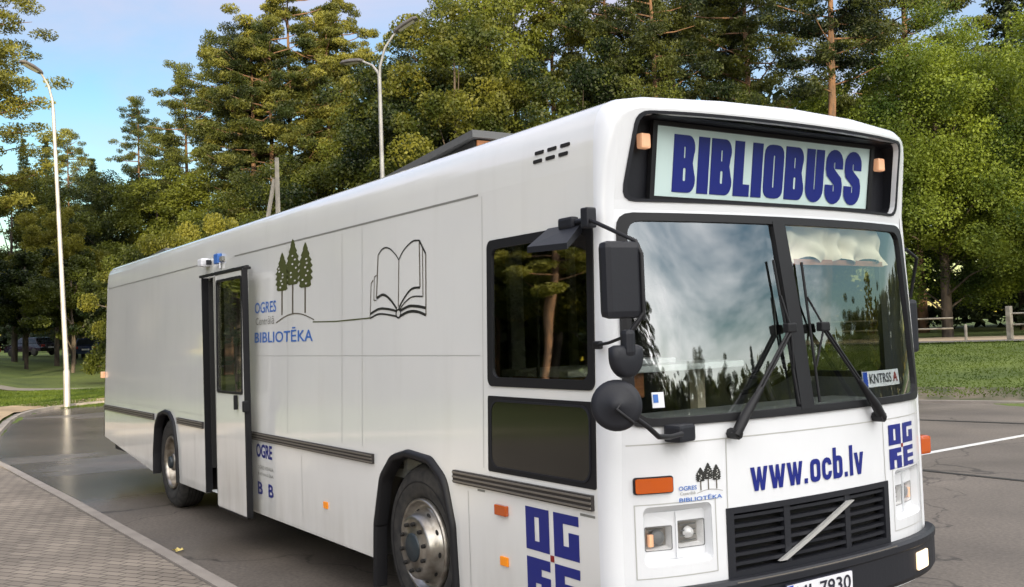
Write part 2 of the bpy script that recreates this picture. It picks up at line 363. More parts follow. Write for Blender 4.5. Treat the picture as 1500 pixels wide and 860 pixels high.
# fine aggregate speckle
sp = N(a, 'ShaderNodeTexNoise'); sp.inputs['Scale'].default_value = 30; sp.inputs['Detail'].default_value = 6; sp.inputs['Roughness'].default_value = .7; L(a, tcn.outputs['Object'], sp.inputs['Vector'])
spr = N(a, 'ShaderNodeMapRange'); spr.inputs['From Min'].default_value = .3; spr.inputs['From Max'].default_value = .7; spr.inputs['To Min'].default_value = .62; spr.inputs['To Max'].default_value = 1.5; L(a, sp.outputs['Fac'], spr.inputs['Value'])
spm = N(a, 'ShaderNodeVectorMath', operation='SCALE'); L(a, dk.outputs['Result'], spm.inputs[0]); L(a, spr.outputs['Result'], spm.inputs['Scale']); L(a, spm.outputs['Vector'], b.inputs['Base Color'])
cn = N(a, 'ShaderNodeTexNoise'); cn.inputs['Scale'].default_value = .8; cn.inputs['Detail'].default_value = 5; L(a, tcn.outputs['Object'], cn.inputs['Vector'])
cv_ = N(a, 'ShaderNodeVectorMath', operation='MULTIPLY_ADD'); cv_.inputs[1].default_value = (2.2, 2.2, 0); L(a, cn.outputs['Color'], cv_.inputs[0]); L(a, tcn.outputs['Object'], cv_.inputs[2])
vo = N(a, 'ShaderNodeTexVoronoi', feature='DISTANCE_TO_EDGE'); vo.inputs['Scale'].default_value = .17; L(a, cv_.outputs[0], vo.inputs['Vector'])
cm = N(a, 'ShaderNodeMapRange'); cm.inputs['From Min'].default_value = .001; cm.inputs['From Max'].default_value = .0035; cm.inputs['To Min'].default_value = .45; L(a, vo.outputs['Distance'], cm.inputs['Value'])
cs2 = N(a, 'ShaderNodeVectorMath', operation='SCALE'); L(a, spm.outputs['Vector'], cs2.inputs[0]); L(a, cm.outputs['Result'], cs2.inputs['Scale']); L(a, cs2.outputs['Vector'], b.inputs['Base Color'])
bpn = N(a, 'ShaderNodeBump'); bpn.inputs['Strength'].default_value = .25; bpn.inputs['Distance'].default_value = .004; L(a, sp.outputs['Fac'], bpn.inputs['Height']); L(a, bpn.outputs['Normal'], b.inputs['Normal'])
flat = lambda z: (lambda u, v, w_: (u, v, z+w_))
yard = KERB+[(34, 0), (30, -30), (0, -34), (-14, -30)]
o = MB().panel(yard, [], flat(0), .02, 'asphalt').build('asphalt_yard'); tag(o, kind='structure')
# kerb stones round the yard
M['concrete'] = mat('concrete', (.30, .27, .24), .8); noise_mix(M['concrete'], 2.2, (.20, .175, .155), (.34, .30, .26), .3, .7, 7)
M['kerbflat'] = mat('kerb_concrete', (.24, .21, .18), .8); noise_mix(M['kerbflat'], 3, (.24, .21, .185), (.32, .285, .25), .3, .7, 7)
def ribbon(mb, pts, w0_, w1_, z, key, follow=False, h=.0):
    A = []; B = []
    for i, p in enumerate(pts):
        d = Vector(pts[min(i+1, len(pts)-1)])-Vector(pts[max(i-1, 0)]); d.normalize(); n = Vector((-d.y, d.x))
        A.append(Vector(p)+n*w0_); B.append(Vector(p)+n*w1_)
    zz = lambda q: (terrain(q.x, q.y) if follow else 0)+z
    if h:
        rings = [[(q.x, q.y, zz(q)-h), (q.x, q.y, zz(q)), (t.x, t.y, zz(t)), (t.x, t.y, zz(t)-h)] for q, t in zip(A, B)]
        mb.loft(rings, key, smooth=False)
    else: mb.loft([[(q.x, q.y, zz(q)), (t.x, t.y, zz(t))] for q, t in zip(A, B)], key, smooth=False)
def dense(pts, step=.8):
    out = []
    for p, q in zip(pts, pts[1:]):
        n = max(1, int((Vector(q)-Vector(p)).length/step))
        out += [tuple(Vector(p).lerp(Vector(q), i/n)) for i in range(n)]
    return out+[pts[-1]]
mb = MB(); ribbon(mb, dense(KERB[:13]), .0, .16, .10, 'concrete', h=.14); ribbon(mb, dense(KERB[13:]), .0, .16, .055, 'concrete', h=.09)
tag(mb.build('kerb'), kind='structure')
# worn strip of gravel between kerb and lawn
M['sand'] = mat('sandy_verge', (.30, .22, .14), .9); noise_mix(M['sand'], 1.4, (.22, .16, .10), (.40, .30, .19), .3, .7, 7)
mb = MB(); ribbon(mb, dense(KERB[1:12]), .17, 1.15, .035, 'sand', follow=True); tag(mb.build('verge'), kind='structure')
# footpath crossing the left lawn, gravel road right
def polarpts(r, a0, a1, n): return [(CAMXY[0]+r*math.cos(R(a0+(a1-a0)*i/n)), CAMXY[1]+r*math.sin(R(a0+(a1-a0)*i/n))) for i in range(n+1)]
M['path'] = mat('path', (.20, .18, .15), .9)
pth = [(-60, -24), (-50, -9), (-45.5, -.5), (-42.6, 2.3), (-39.5, 5.2), (-35, 9), (-30.5, 15)]
mb = MB(); ribbon(mb, dense(pth), -.85, .85, .02, 'path', follow=True); tag(mb.build('path'), kind='structure')
def rl(d, s): return (-9.96+.94*s-.342*d, 16.9+.342*s+.94*d)
M['tan'] = mat('gravel', (.46, .36, .25), .9); noise_mix(M['tan'], .8, (.38, .29, .20), (.52, .41, .29))
mb = MB(); ribbon(mb, [rl(16.2, s) for s in range(-30, 62, 2)], 0, 5.5, .02, 'tan', follow=True); tag(mb.build('gravel_path'), kind='structure')
M['road'] = mat('road_grey', (.13, .12, .115), .8)
mb = MB(); ribbon(mb, [rl(14.2, s) for s in range(-30, 62, 2)], 0, 1.7, .024, 'road', follow=True); tag(mb.build('road_strip'), kind='structure')
M['scrub'] = mat('bare_earth', (.10, .085, .06), .95); noise_mix(M['scrub'], 1.3, (.05, .06, .02), (.15, .12, .085), .35, .6, 8)
mb = MB(); ribbon(mb, [rl(.1, s) for s in range(-30, 62, 2)], 0, 1.9, .012, 'scrub', follow=True); tag(mb.build('bare_ground_strip'), kind='structure')
# block paving
p = M['paver'] = mat('paver', (.25, .22, .19), .8); b = p.node_tree.nodes['Principled BSDF']
tcn = N(p, 'ShaderNodeTexCoord'); mpn = N(p, 'ShaderNodeMapping'); mpn.inputs['Rotation'].default_value = (0, 0, R(-31)); L(p, tcn.outputs['Object'], mpn.inputs['Vector'])
br = N(p, 'ShaderNodeTexBrick'); br.inputs['Scale'].default_value = 1; br.inputs['Brick Width'].default_value = .20; br.inputs['Row Height'].default_value = .10; br.inputs['Mortar Size'].default_value = .008; br.inputs['Mortar Smooth'].default_value = .3
br.inputs['Color1'].default_value = (.20, .168, .135, 1); br.inputs['Color2'].default_value = (.265, .224, .180, 1); br.inputs['Mortar'].default_value = (.055, .045, .038, 1); br.inputs['Bias'].default_value = .0; br.inputs['Mortar Size'].default_value = .007
pn = N(p, 'ShaderNodeTexNoise'); pn.inputs['Scale'].default_value = 2.6; pn.inputs['Detail'].default_value = 2; L(p, tcn.outputs['Object'], pn.inputs['Vector']); pv = N(p, 'ShaderNodeVectorMath', operation='MULTIPLY_ADD'); pv.inputs[1].default_value = (.028, .028, 0); L(p, pn.outputs['Color'], pv.inputs[0]); L(p, mpn.outputs['Vector'], pv.inputs[2]); L(p, pv.outputs[0], br.inputs['Vector'])
nn = N(p, 'ShaderNodeTexNoise'); nn.inputs['Scale'].default_value = .9; nn.inputs['Detail'].default_value = 8; L(p, tcn.outputs['Object'], nn.inputs['Vector'])
mr2 = N(p, 'ShaderNodeMapRange'); mr2.inputs['From Min'].default_value = .3; mr2.inputs['From Max'].default_value = .7; mr2.inputs['To Min'].default_value = .72; mr2.inputs['To Max'].default_value = 1.22; L(p, nn.outputs['Fac'], mr2.inputs['Value'])
vm = N(p, 'ShaderNodeVectorMath', operation='SCALE'); L(p, br.outputs['Color'], vm.inputs[0]); L(p, mr2.outputs['Result'], vm.inputs['Scale']); L(p, vm.outputs['Vector'], b.inputs['Base Color'])
bp = N(p, 'ShaderNodeBump'); bp.inputs['Strength'].default_value = .6; bp.inputs['Distance'].default_value = .006; bp.invert = True; L(p, br.outputs['Fac'], bp.inputs['Height']); L(p, bp.outputs['Normal'], b.inputs['Normal'])
PK = [(-15.6, -1.13), (-13.6, -1.04), (-9.06, -.88), (-4.02, -.75), (14, -.32)]
o = MB().panel(PK+[(14, -16), (-15.6, -16)], [], flat(.03), .05, 'paver').build('paved_footway'); tag(o, kind='structure')
mb = MB(); kp = [(x, y+.012) for x, y in PK]; ribbon(mb, kp, 0, .115, .045, 'kerbflat', h=.06)
tag(mb.build('paving_kerb'), kind='structure')
# painted bay line
M['paint'] = mat('road_paint', (.62, .62, .60), .6)
o = MB().panel([(-4.45, 4.5), (-4.33, 4.5), (-5.07, 16.0), (-5.19, 16.0)], [], flat(.008), .004, 'paint').build('bay_line'); tag(o, kind='structure')
# tarred joints
M['tar'] = mat('tar', (.028, .026, .024), .45)
mb = MB(); mb.panel([(-12, 12.45), (6, 16.35), (6, 16.5), (-12, 12.62)], [], flat(.006), .003, 'tar'); mb.panel([(-8, 7.85), (4, 8.1), (4, 8.2), (-8, 7.93)], [], flat(.006), .003, 'tar')
tag(mb.build('tar_joint'), kind='structure')
M['leaf_y'] = mat('fallen_leaf', (.60, .48, .16), .6)
for i, (x, y) in enumerate([(-5.5, -.56), (-3.2, -.5), (-8.6, 3.5)][:2]):
    lf = MB(); P = [(x+.035*math.cos(t)*(1.3 if k % 2 else .6), y+.045*math.sin(t)*(1.3 if k % 2 else .7), .010+.012*(k % 3)) for k, t in enumerate(np.linspace(0, 2*PI, 11)[:-1])]
    lf.add([(x, y, .012)]+P, [(0, k+1, (k+1) % 10+1) for k in range(10)], 'leaf_y')
    lf.v = [(a_[0], a_[1], a_[2]) for a_ in lf.v]
    tag(lf.build('fallen_leaf'), ['curled yellow leaf lying on the asphalt beside the paving kerb', 'second yellow leaf on the asphalt nearer the front wheel'][i], 'leaf', 'fallen leaves on the asphalt')

# ------------------------------------------------------------------ BUS
XR = -11.40
BC = (-5.7, 1.25, 0)
bus = root('library_bus', BC, 'white mobile library bus with BIBLIOBUSS on its front sign, side door open', 'bus')
def ys(z): return .03*max(z-1, 0) if z < 2.68 else .05
def lean(z): return float(np.interp(z, [1.4, 2.45, 2.5, 2.94, 3.0], [0, -.10, -.095, .01, .01]))
def fx(y, z):
    t = (y-1.25)/1.25
    return .2-.12*t*t-.12*t**6+lean(z)*(1-abs(t)**8)
def mS(u, v, w_): return (u, ys(v)-w_, v)
def mL(u, v, w_): return (u, 2.5-ys(v)+w_, v)
def mF(u, v, w_):
    e = .02; gx = (fx(u+e, v)-fx(u-e, v))/(2*e); n = Vector((1, -gx, 0)).normalized()
    return (fx(u, v)+n.x*w_, u+n.y*w_, v)
CY = [i*.1 for i in range(1, 25)]+[.15, .25, 2.35, 2.25]
CZ = [.8, 1.2, 1.4, 1.7, 2.0, 2.3, 2.45, 2.5, 2.7, 2.94, 3.0]
FRX = -.08                                    # where the side panel meets the front corner
ZB = .345
# right side wall (towards the pavement) with its openings
ARCHF = [(-2.56, ZB), (-2.53, .60), (-2.42, .93), (-2.25, 1.075), (-2.05, 1.12), (-1.74, 1.10), (-1.56, .99), (-1.47, .72), (-1.44, ZB)]
ARCHR = [(-8.56, ZB), (-8.55, .62), (-8.46, .93), (-8.30, 1.07), (-8.08, 1.11), (-7.85, 1.10), (-7.66, 1.0), (-7.56, .72), (-7.53, ZB)]
DOORX = (-6.50, -5.45)
rear_top = (-11.29, 2.68)
outer = [(XR-.02, .60)] + ARCHR + [(DOORX[0], ZB), (DOORX[0], 2.53), (DOORX[1], 2.53), (DOORX[1], ZB)] + ARCHF + [(FRX, ZB), (FRX, 2.68), rear_top, (XR, 1.05)]
hw = rrect(-1.055, 1.575, -.095, 2.385, .05)
body = MB()
body.panel(outer, [hw], mS, .03, 'white', cu=[-10, -7, -4, -2], cv=[1.0, 1.6, 2.2], back='greyint')
# left side wall (far side), driver's window opening
outerL = [(XR-.02, .60), (-8.56, ZB)] + [(x, z) for x, z in ARCHR[1:-1]] + [(-7.53, ZB), (-2.56, ZB)] + ARCHF[1:-1] + [(-1.44, ZB), (FRX, ZB), (FRX, 2.68), rear_top, (XR, 1.05)]
hl = rrect(-1.1, 1.5, -.22, 2.36, .06)
body.panel(outerL, [hl], mL, .03, 'white', cu=[-10, -7, -4, -2], cv=[1.0, 1.6, 2.2], back='greyint')
# roof section and its extrusion
half = [(.05, 2.68), (.056, 2.78), (.066, 2.87), (.088, 2.935), (.125, 2.98), (.18, 3.008), (.30, 3.028), (.75, 3.045), (1.25, 3.052)]
sec = half+[(2.5-y, z) for y, z in half[::-1][1:]]
rings = []
for x, k in ((XR+.14, 1), (XR+.6, 1), (-8, 1), (-5, 1), (-2.5, 1), (FRX, 1)): rings.append([(x, y, z) for y, z in sec])
body.loft(rings[::-1], 'white')
# inner roof lining
body.loft([[(x, 1.25+(y-1.25)*.97, z-.05) for y, z in sec] for x in (XR+.14, FRX)], 'greyint')
# full outline of the section, from the bottom front corner up and round
low = [(0, z) for z in (ZB, .7, 1.0)] + [(ys(z), z) for z in (1.4, 1.8, 2.2, 2.5)]
outl = [(y, z) for y, z in low]+sec+[(2.5-y, z) for y, z in low[::-1]]
def inset(pts, d):
    out = []
    for i, p in enumerate(pts):
        a_ = Vector(pts[max(i-1, 0)]); b_ = Vector(pts[min(i+1, len(pts)-1)]); t = (b_-a_).normalized(); n = Vector((t.y, -t.x))
        out.append((p[0]+n.x*d, p[1]+n.y*d))
    return out
RC = .075; rings = []
inn = inset(outl, RC)
for th in [0, 12, 25, 38, 52, 66, 80, 90]:
    q = inset(outl, RC*(1-math.cos(R(th)))); s_ = math.sin(R(th))
    rings.append([(FRX+(fx(qq[0], qq[1])-FRX)*s_, y, z) for (y, z), qq in zip(q, inn)])
body.loft(rings, 'white_front_dimmed')
# front skin with openings for display, windscreen, grille and headlamps
DISP = rpoly([(.175, 2.505), (2.315, 2.505), (2.265, 2.915), (.225, 2.915)], .07)
WS = rpoly([(.105, 1.392), (2.395, 1.392), (2.36, 2.43), (.135, 2.43)], .09)
GR = [(.625, .60), (1.875, .60), (1.875, .945), (.625, .945)]
HL = rrect(.165, .715, .525, 1.0, .03); HR = rrect(1.975, .715, 2.335, 1.0, .03)
fo = [(y, max(z, ZB)) for y, z in inn]
body.panel(fo, [DISP, WS, GR, HL, HR], mF, .03, 'white_front_dimmed', cu=CY, cv=CZ, back='dark', smooth=False)
# rear wall
rw_ = [(XR+.14, y, z) for y, z in sec]
def mB(u, v, w_): return (float(np.interp(v, [.6, 1.05, 2.68, 3.1], [XR-.02, XR, XR+.10, XR+.14]))-w_, u, v)
ro = [(0.0, .6), (0.0, 1.0)]+[(ys(2.0), 2.0)]+sec+[(2.5-ys(2.0), 2.0), (2.5, 1.0), (2.5, .6)]
body.panel(ro, [], mB, .03, 'white', cv=[1.05, 2.68])
# thin recessed seams shown as darker joints
def seamS(u0, v0, u1, v1, key='seam', w=.008):
    stroke([(u0+(u1-u0)*i/6, v0+(v1-v0)*i/6) for i in range(7)], w, mS, body, key, w0=.002)
def seamF(pts, key='joint', w=.006):
    q = []
    for p0, p1 in zip(pts, pts[1:]): q += [(p0[0]+(p1[0]-p0[0])*i/6, p0[1]+(p1[1]-p0[1])*i/6) for i in range(6)]
    stroke(q+[pts[-1]], w, mF, body, key, w0=.0015)
seamS(-5.6, 2.688, -1.16, 2.672, 'seam', .013); seamS(-11.2, 2.69, -6.6, 2.69, 'seam', .013)
for x in (-1.12, -3.1, -4.2, -2.75, -1.30): seamS(x, 1.10 if x != -1.30 else .36, x, 2.66 if x != -1.30 else .95, 'joint', .005)
for x in (-10.2, -9.0, -7.7, -6.9, -3.9): seamS(x, .62 if x < -9 else .40, x, .94, 'joint', .005)
seamS(-10.9, 1.13, -6.6, 1.13, 'joint', .005); seamS(-5.0, 1.74, -1.15, 1.74, 'joint', .004)
seamF([(.10, 1.30), (.63, 1.302), (1.86, 1.298), (2.40, 1.30)]); seamF([(.628, 1.30), (.622, .95)]); seamF([(1.868, 1.30), (1.872, .95)])
seamF([(.02, 1.30), (.02, .62)][:2], w=.004) if False else None
seamF([(.128, .66), (.128, 1.012), (.548, 1.012), (.548, .66), (.128, .66)], w=.005); seamF([(1.952, .66), (1.952, 1.012), (2.372, 1.012), (2.372, .66), (1.952, .66)], w=.005)
for zz in (1.02,): stroke([(-1.19, .968), (-1.11, .968)], .012, mS, body, 'seam', w0=.003); stroke([(-.22, .955), (-.10, .955)], .012, mS, body, 'seam', w0=.003)
# six roof vents (dark slots) cut as inset marks near the front
for i in range(3):
    for j in range(2):
        x = -.555+i*.115+j*.012; z = 2.772+j*.045
        body.panel(rrect(x-.040, z-.0095, x+.040, z+.0095, .006, 2), [], lambda u, v, w_: (u, float(np.interp(v, [p[1] for p in half], [p[0] for p in half]))-w_, v), .004, 'hole', w0=.005, cv=[2.78, 2.87])
body.build('body', bus, weld=False)

# black underbody, floor and inner arches
mb = MB()
mb.span((XR+.1, .12, .42), (-8.6, 2.38, .62), 'dark'); mb.span((-7.5, .12, .36), (-2.6, 2.38, .60), 'dark'); mb.span((-1.4, .12, .36), (-.15, 2.38, .60), 'dark')
mb.span((XR+.1, .14, .9), (-.12, 2.36, .96), 'greyint')
for x0, x1 in ((-8.56, -7.53), (-2.56, -1.44)):
    mb.span((x0, .62, .40), (x1, 1.9, 1.12), 'dark'); mb.span((x0-.02, .04, 1.13), (x1+.02, 2.46, 1.16), 'dark')
    mb.span((x0-.03, .04, .36), (x0-.01, .62, 1.13), 'dark'); mb.span((x1+.01, .04, .36), (x1+.03, .62, 1.13), 'dark')
mb.tube([(-8.04, .3, .52), (-8.04, 2.2, .52)], .07, 'dark'); mb.tube([(-2.0, .3, .52), (-2.0, 2.2, .52)], .06, 'dark')
mb.build('underbody', bus)

# wheel arch trims
def arch(A, name_w=.0, key='black', up=True):
    mb = MB(); O = []; n = len(A)
    cx = (A[0][0]+A[-1][0])/2
    for i, (x, z) in enumerate(A):
        k = 1+.085; O.append((cx+(x-cx)*1.03, .52+(z-.52)*1.025 if z > .6 else z))
    rings = []
    inner = [(cx+(x-cx)*.95, z if z < .6 else z-.035) for x, z in A]
    for (ix, iz), (ox, oz) in zip(inner, O):
        rings.append([(ix, .06, iz), (ix, -.018, iz), (ix+(ox-ix)*.25, -.032, iz+(oz-iz)*.25), (ix+(ox-ix)*.8, -.03, iz+(oz-iz)*.8), (ox, -.004, oz), (ox, .02, oz)])
    mb.loft(rings, key); return mb
sm_ = lambda A: [A[0]]+[tuple(p) for p in rpoly(A, .16, 4)[5:-5]]+[A[-1]]
af = arch(sm_([(-2.56, .16)]+ARCHF[1:-1]+[(-1.44, .20)])); af.build('wheel_arch', bus)
ar = arch(sm_([(-8.56, ZB)]+ARCHR[1:-1]+[(-7.53, ZB)])); ar.build('wheel_arch', bus)

# ribbed trim strips
def strip(x0, x1, z0, z1):
    mb = MB(); mb.box(((x0+x1)/2, -.010, (z0+z1)/2), (x1-x0, .020, z1-z0), 'trimdark')
    h = z1-z0
    for k in range(3):
        zc = z0+h*(.16+.34*k); mb.box(((x0+x1)/2, -.022, zc), (x1-x0-.004, .010, h*.15), 'trim', bev=.003)
    return mb
strip(-5.22, -2.555, .995, 1.062).build('trim_strip', bus); strip(-1.445, -.105, .985, 1.060).build('trim_strip', bus)
mb = strip(XR+.06, -8.565, .980, 1.052); mb.build('trim_strip', bus); strip(-7.52, -6.56, .995, 1.062).build('trim_strip', bus)
# wheels
def wheel(x, y, front):
    t = MB(); s_ = -1 if y < 1 else 1; ax = (0, s_, 0)
    t.lathe([(.30, -.29), (.44, -.29), (.495, -.265), (.515, -.22), (.517, -.07), (.50, -.03), (.465, 0), (.40, .008), (.335, -.004), (.300, -.025), (.30, -.29)], (x, y, .517), ax, 'tyre', 48)
    for k in range(5): t.lathe([(.519, -.24+k*.04), (.519, -.232+k*.04)], (x, y, .517), ax, 'hole', 40)
    t.lathe([(.405, .010), (.408, .0125), (.412, .010)], (x, y, .517), ax, 'black', 48)
    w_ = root('wheel', (x, y, .517), '', ''); del w_['label']; del w_['category']; w_.parent = bus; w_.location = Vector((x, y, .517))-Vector(BC)
    t.build('tyre', w_)
    m_ = MB()
    if front:
        m_.lathe([(.302, -.02), (.300, .006), (.288, .012), (.278, .0), (.262, -.030), (.245, -.034), (.232, -.02), (.216, .020), (.200, .058), (.188, .068), (.17, .07), (.112, .07), (.105, .075), (.0, .075)], (x, y, .517), ax, 'chrome', 48)
    else:
        m_.lathe([(.302, -.02), (.300, .004), (.285, .006), (.272, -.03), (.262, -.11), (.24, -.14), (.2, -.13), (.14, -.10), (.105, -.10), (.10, -.02), (.085, -.005), (.0, -.005)], (x, y, .517), ax, 'rim', 40)
    m_.build('rim', w_)
    for k in range(10):
        nb = MB(); a_ = 2*PI*k/10+.2; rr_ = .150 if front else .165; h = .07 if front else -.115
        p0 = Vector((x+rr_*math.cos(a_), y+s_*h, .517+rr_*math.sin(a_)))
        nb.lathe([(.0135, -.005), (.0135, .018), (.010, .024), (0, .024)], p0, ax, 'hole', 8)
        if y < 1: nb.build('wheel_nut', w_)
    for k in range(10):
        hb = MB(); a_ = 2*PI*k/10+.52; rr_ = .224 if front else .235; h = .004 if front else -.128
        p0 = Vector((x+rr_*math.cos(a_), y+s_*h, .517+rr_*math.sin(a_)))
        rad = Vector((math.cos(a_), 0, math.sin(a_))); tan_ = Vector((-math.sin(a_), 0, math.cos(a_)))
        nrm = (Vector((0, s_, 0))*.62+rad*.78) if front else (Vector((0, s_, 0)))
        nrm.normalize(); up_ = nrm.cross(tan_)
        vv = [p0+nrm*.004+tan_*.016*math.cos(q)*1.2+up_*.010*math.sin(q) for q in np.linspace(0, 2*PI, 11)[:-1]]
        hb.add(vv, [tuple(range(10))], 'hole'); hb.add([v_+nrm*.0006 for v_ in vv], [tuple(range(10))[::-1]], 'hole')
        if y < 1: hb.build('hand_hole', w_)
    cp = MB()
    if front: cp.lathe([(.092, .07), (.092, .080), (.086, .086), (0, .088)], (x, y, .517), ax, 'hub', 24)
    else: cp.lathe([(.07, -.01), (.07, .02), (.055, .03), (0, .03)], (x, y, .517), ax, 'hub', 24)
    cp.build('hub', w_)
wheel(-1.98, .055, True); wheel(-8.05, .055, False); wheel(-1.98, 2.445, True); wheel(-8.05, 2.445, False)

# driver's side window on the pavement side and the dark panel under it
def window(mp, u0, v0, u1, v1, fr, glass, parent, name='side_window'):
    f = MB().panel(rrect(u0, v0, u1, v1, .045), [rrect(u0+fr, v0+fr, u1-fr, v1-fr, .05)], mp, .03, 'black', w0=.008, cv=[(v0+v1)/2]).build(name, parent)
    f2 = MB().panel(rrect(u0+fr-.006, v0+fr-.006, u1-fr+.006, v1-fr+.006, .05), [], mp, .006, glass, w0=-.002, cv=[(v0+v1)/2]).build('glass', f); return f
sw = window(mS, -1.065, 1.567, -.085, 2.393, .05, 'sideglass', bus)
MB().panel([(-.60, 1.60), (-.585, 1.60), (-.585, 2.35), (-.60, 2.35)], [], mS, .012, 'black', w0=-.01).build('glass_divider', sw)
window(mL, -1.11, 1.49, -.21, 2.37, .05, 'sideglass', bus)
lp = MB(); lp.panel(rrect(-1.068, 1.088, -.085, 1.512, .012), [], mS, .006, 'black', w0=.005, cv=[1.3])
lp.panel(rrect(-1.035, 1.112, -.120, 1.492, .07), [rrect(-1.025, 1.122, -.130, 1.482, .065)], mS, .006, 'plastic', w0=.011, cv=[1.3])
lp.panel(rrect(-1.025, 1.122, -.130, 1.482, .065), [], mS, .004, 'gloss', w0=.008, cv=[1.3]); lp.build('lower_side_panel', bus)

# open entrance door
dr = root('door', (0, 0, 0), '', ''); del dr['category']; dr['label'] = 'white entrance door slid half open outside the wall'; dr.parent = bus; dr.location = Vector((-5.55, -.09, .35))-Vector(BC)
DX0, DX1 = -5.70, -4.885; DZ0, DZ1 = .335, 2.505
md = lambda u, v, w_: (u, -.085-w_+.012*max(v-1, 0), v)
MB().panel(rrect(DX0, DZ0, DX1, DZ1, .012, 2), [rrect(-5.665, 1.405, -4.935, 2.455, .03)], md, .045, 'white', w0=.045, cv=[1, 1.7]).build('door_panel', dr)
g_ = MB().panel(rrect(-5.67, 1.40, -4.93, 2.46, .03), [rrect(-5.65, 1.42, -4.95, 2.44, .035)], md, .014, 'black', w0=.052, cv=[1.9]).build('door_window', dr)
MB().panel(rrect(-5.655, 1.415, -4.945, 2.445, .035), [], md, .006, 'sideglass', w0=.035, cv=[1.9]).build('glass', g_)
mb = MB(); mb.box((DX1+.014, -.105, 1.42), (.026, .055, 2.19), 'black', bev=.008); mb.box((DX0-.010, -.105, 1.42), (.018, .05, 2.16), 'seam', bev=.004); mb.box(((DX0+DX1)/2, -.085, DZ1+.016), (DX1-DX0+.06, .07, .024), 'black', bev=.006)
mb.box(((DX0+DX1)/2, -.10, DZ0-.01), (DX1-DX0, .05, .018), 'black'); mb.build('door_seal', dr)
MB().box((-5.06, -.150, 1.33), (.03, .035, .13), 'black', bev=.008).build('door_handle', dr); MB().box((DX1+.03, -.13, 1.30), (.05, .05, .10), 'black', bev=.012).build('door_arm_joint', dr)
# doorway behind it
mb = MB()
mb.span((-6.52, .001, 2.535), (-5.06, -.028, 2.56), 'black'); mb.span((-6.52, -.006, .35), (-6.495, .06, 2.535), 'black')
mb.span((-6.49, .05, .36), (-5.45, .5, .375), 'lightgrey'); mb.span((-6.49, .5, .38), (-5.45, .52, .64), 'greyint'); mb.span((-6.49, .5, .63), (-5.45, .9, .65), 'greyint')
mb.span((-6.48, .05, .6), (-6.46, .9, 2.5), 'dark'); mb.build('doorway', bus)
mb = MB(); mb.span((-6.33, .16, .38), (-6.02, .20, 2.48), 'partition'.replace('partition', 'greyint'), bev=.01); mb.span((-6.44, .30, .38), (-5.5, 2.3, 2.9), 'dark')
mb.span((-6.25, .140, 1.05), (-6.0, .158, 1.09), 'red'); mb.build('inner_door_leaf', bus)
# little lamp and blue sensor above the doorway
mb = MB(); mb.box((-6.45, .005, 2.69), (.14, .10, .085), 'plate', bev=.02); mb.box((-6.335, .02, 2.685), (.035, .05, .05), 'plastic', bev=.008); mb.build('camera_housing', bus)
mb = MB(); mb.box((-6.07, .03, 2.70), (.13, .05, .10), 'skyblue', bev=.012); mb.box((-5.95, .035, 2.69), (.08, .03, .05), 'seam', bev=.008); mb.tube([(-6.0, .03, 2.66), (-6.0, .03, 2.60)], .010, 'plate'); mb.build('sensor_box', bus)

# rear marker lamps and reflectors
MB().box((XR-.03, .0, 1.47), (.05, .07, .09), 'amberlit', bev=.01).build('rear_marker_lamp', bus)
for x, z in ((-3.42, .605), (-.925, .605)): MB().box((x, -.006, z), (.075, .012, .05), 'reflector', bev=.004).build('side_reflector', bus)
MB().box((-.93, -.012, .885), (.115, .024, .058), 'amber', bev=.006).build('side_marker_lamp', bus)
MB().box((-.06, 2.53, 1.085), (.11, .10, .115), 'amber', bev=.02).build('side_marker_lamp', bus)

# destination sign in its recess
mb = MB()
xb, xt = -.055, .005
mD = lambda u, v, w_: (xb+(v-2.5)/.42*(xt-xb)+w_, u, v)
def ringF(P, wd0, key, mb):
    a_ = [mF(y, z, .004) for y, z in P]; c = [mD(y, z, -.03) for y, z in P]; mb.loft([a_, c], key, closed=True, smooth=False)
ringF(DISP, 0, 'plastic', mb)
D2 = [(1.25+(y-1.25)*1.018, 2.71+(z-2.71)*1.07) for y, z in DISP]
mb.panel(D2, [DISP], mF, .006, 'plastic', cu=CY, w0=.006)
mb.panel([(.15, 2.49), (2.34, 2.49), (2.29, 2.93), (.2, 2.93)], [], mD, .02, 'plastic', w0=-.03)
mb.build('display_recess', bus)
sg = MB(); SY0, SY1, SZ0, SZ1 = .405, 2.105, 2.535, 2.890
sg.panel([(SY0, SZ0), (SY1, SZ0), (SY1, SZ1), (SY0, SZ1)], [], mD, .02, 'sign', w0=.0)
sgo = sg.build('destination_sign', bus)
fr = MB()
fr.panel([(SY0-.03, SZ0-.022), (SY1+.03, SZ0-.022), (SY1+.03, SZ1+.02), (SY0-.03, SZ1+.02)], [[(SY0, SZ0), (SY1, SZ0), (SY1, SZ1), (SY0, SZ1)]], mD, .03, 'black', w0=.012); fr.build('sign_frame', sgo)
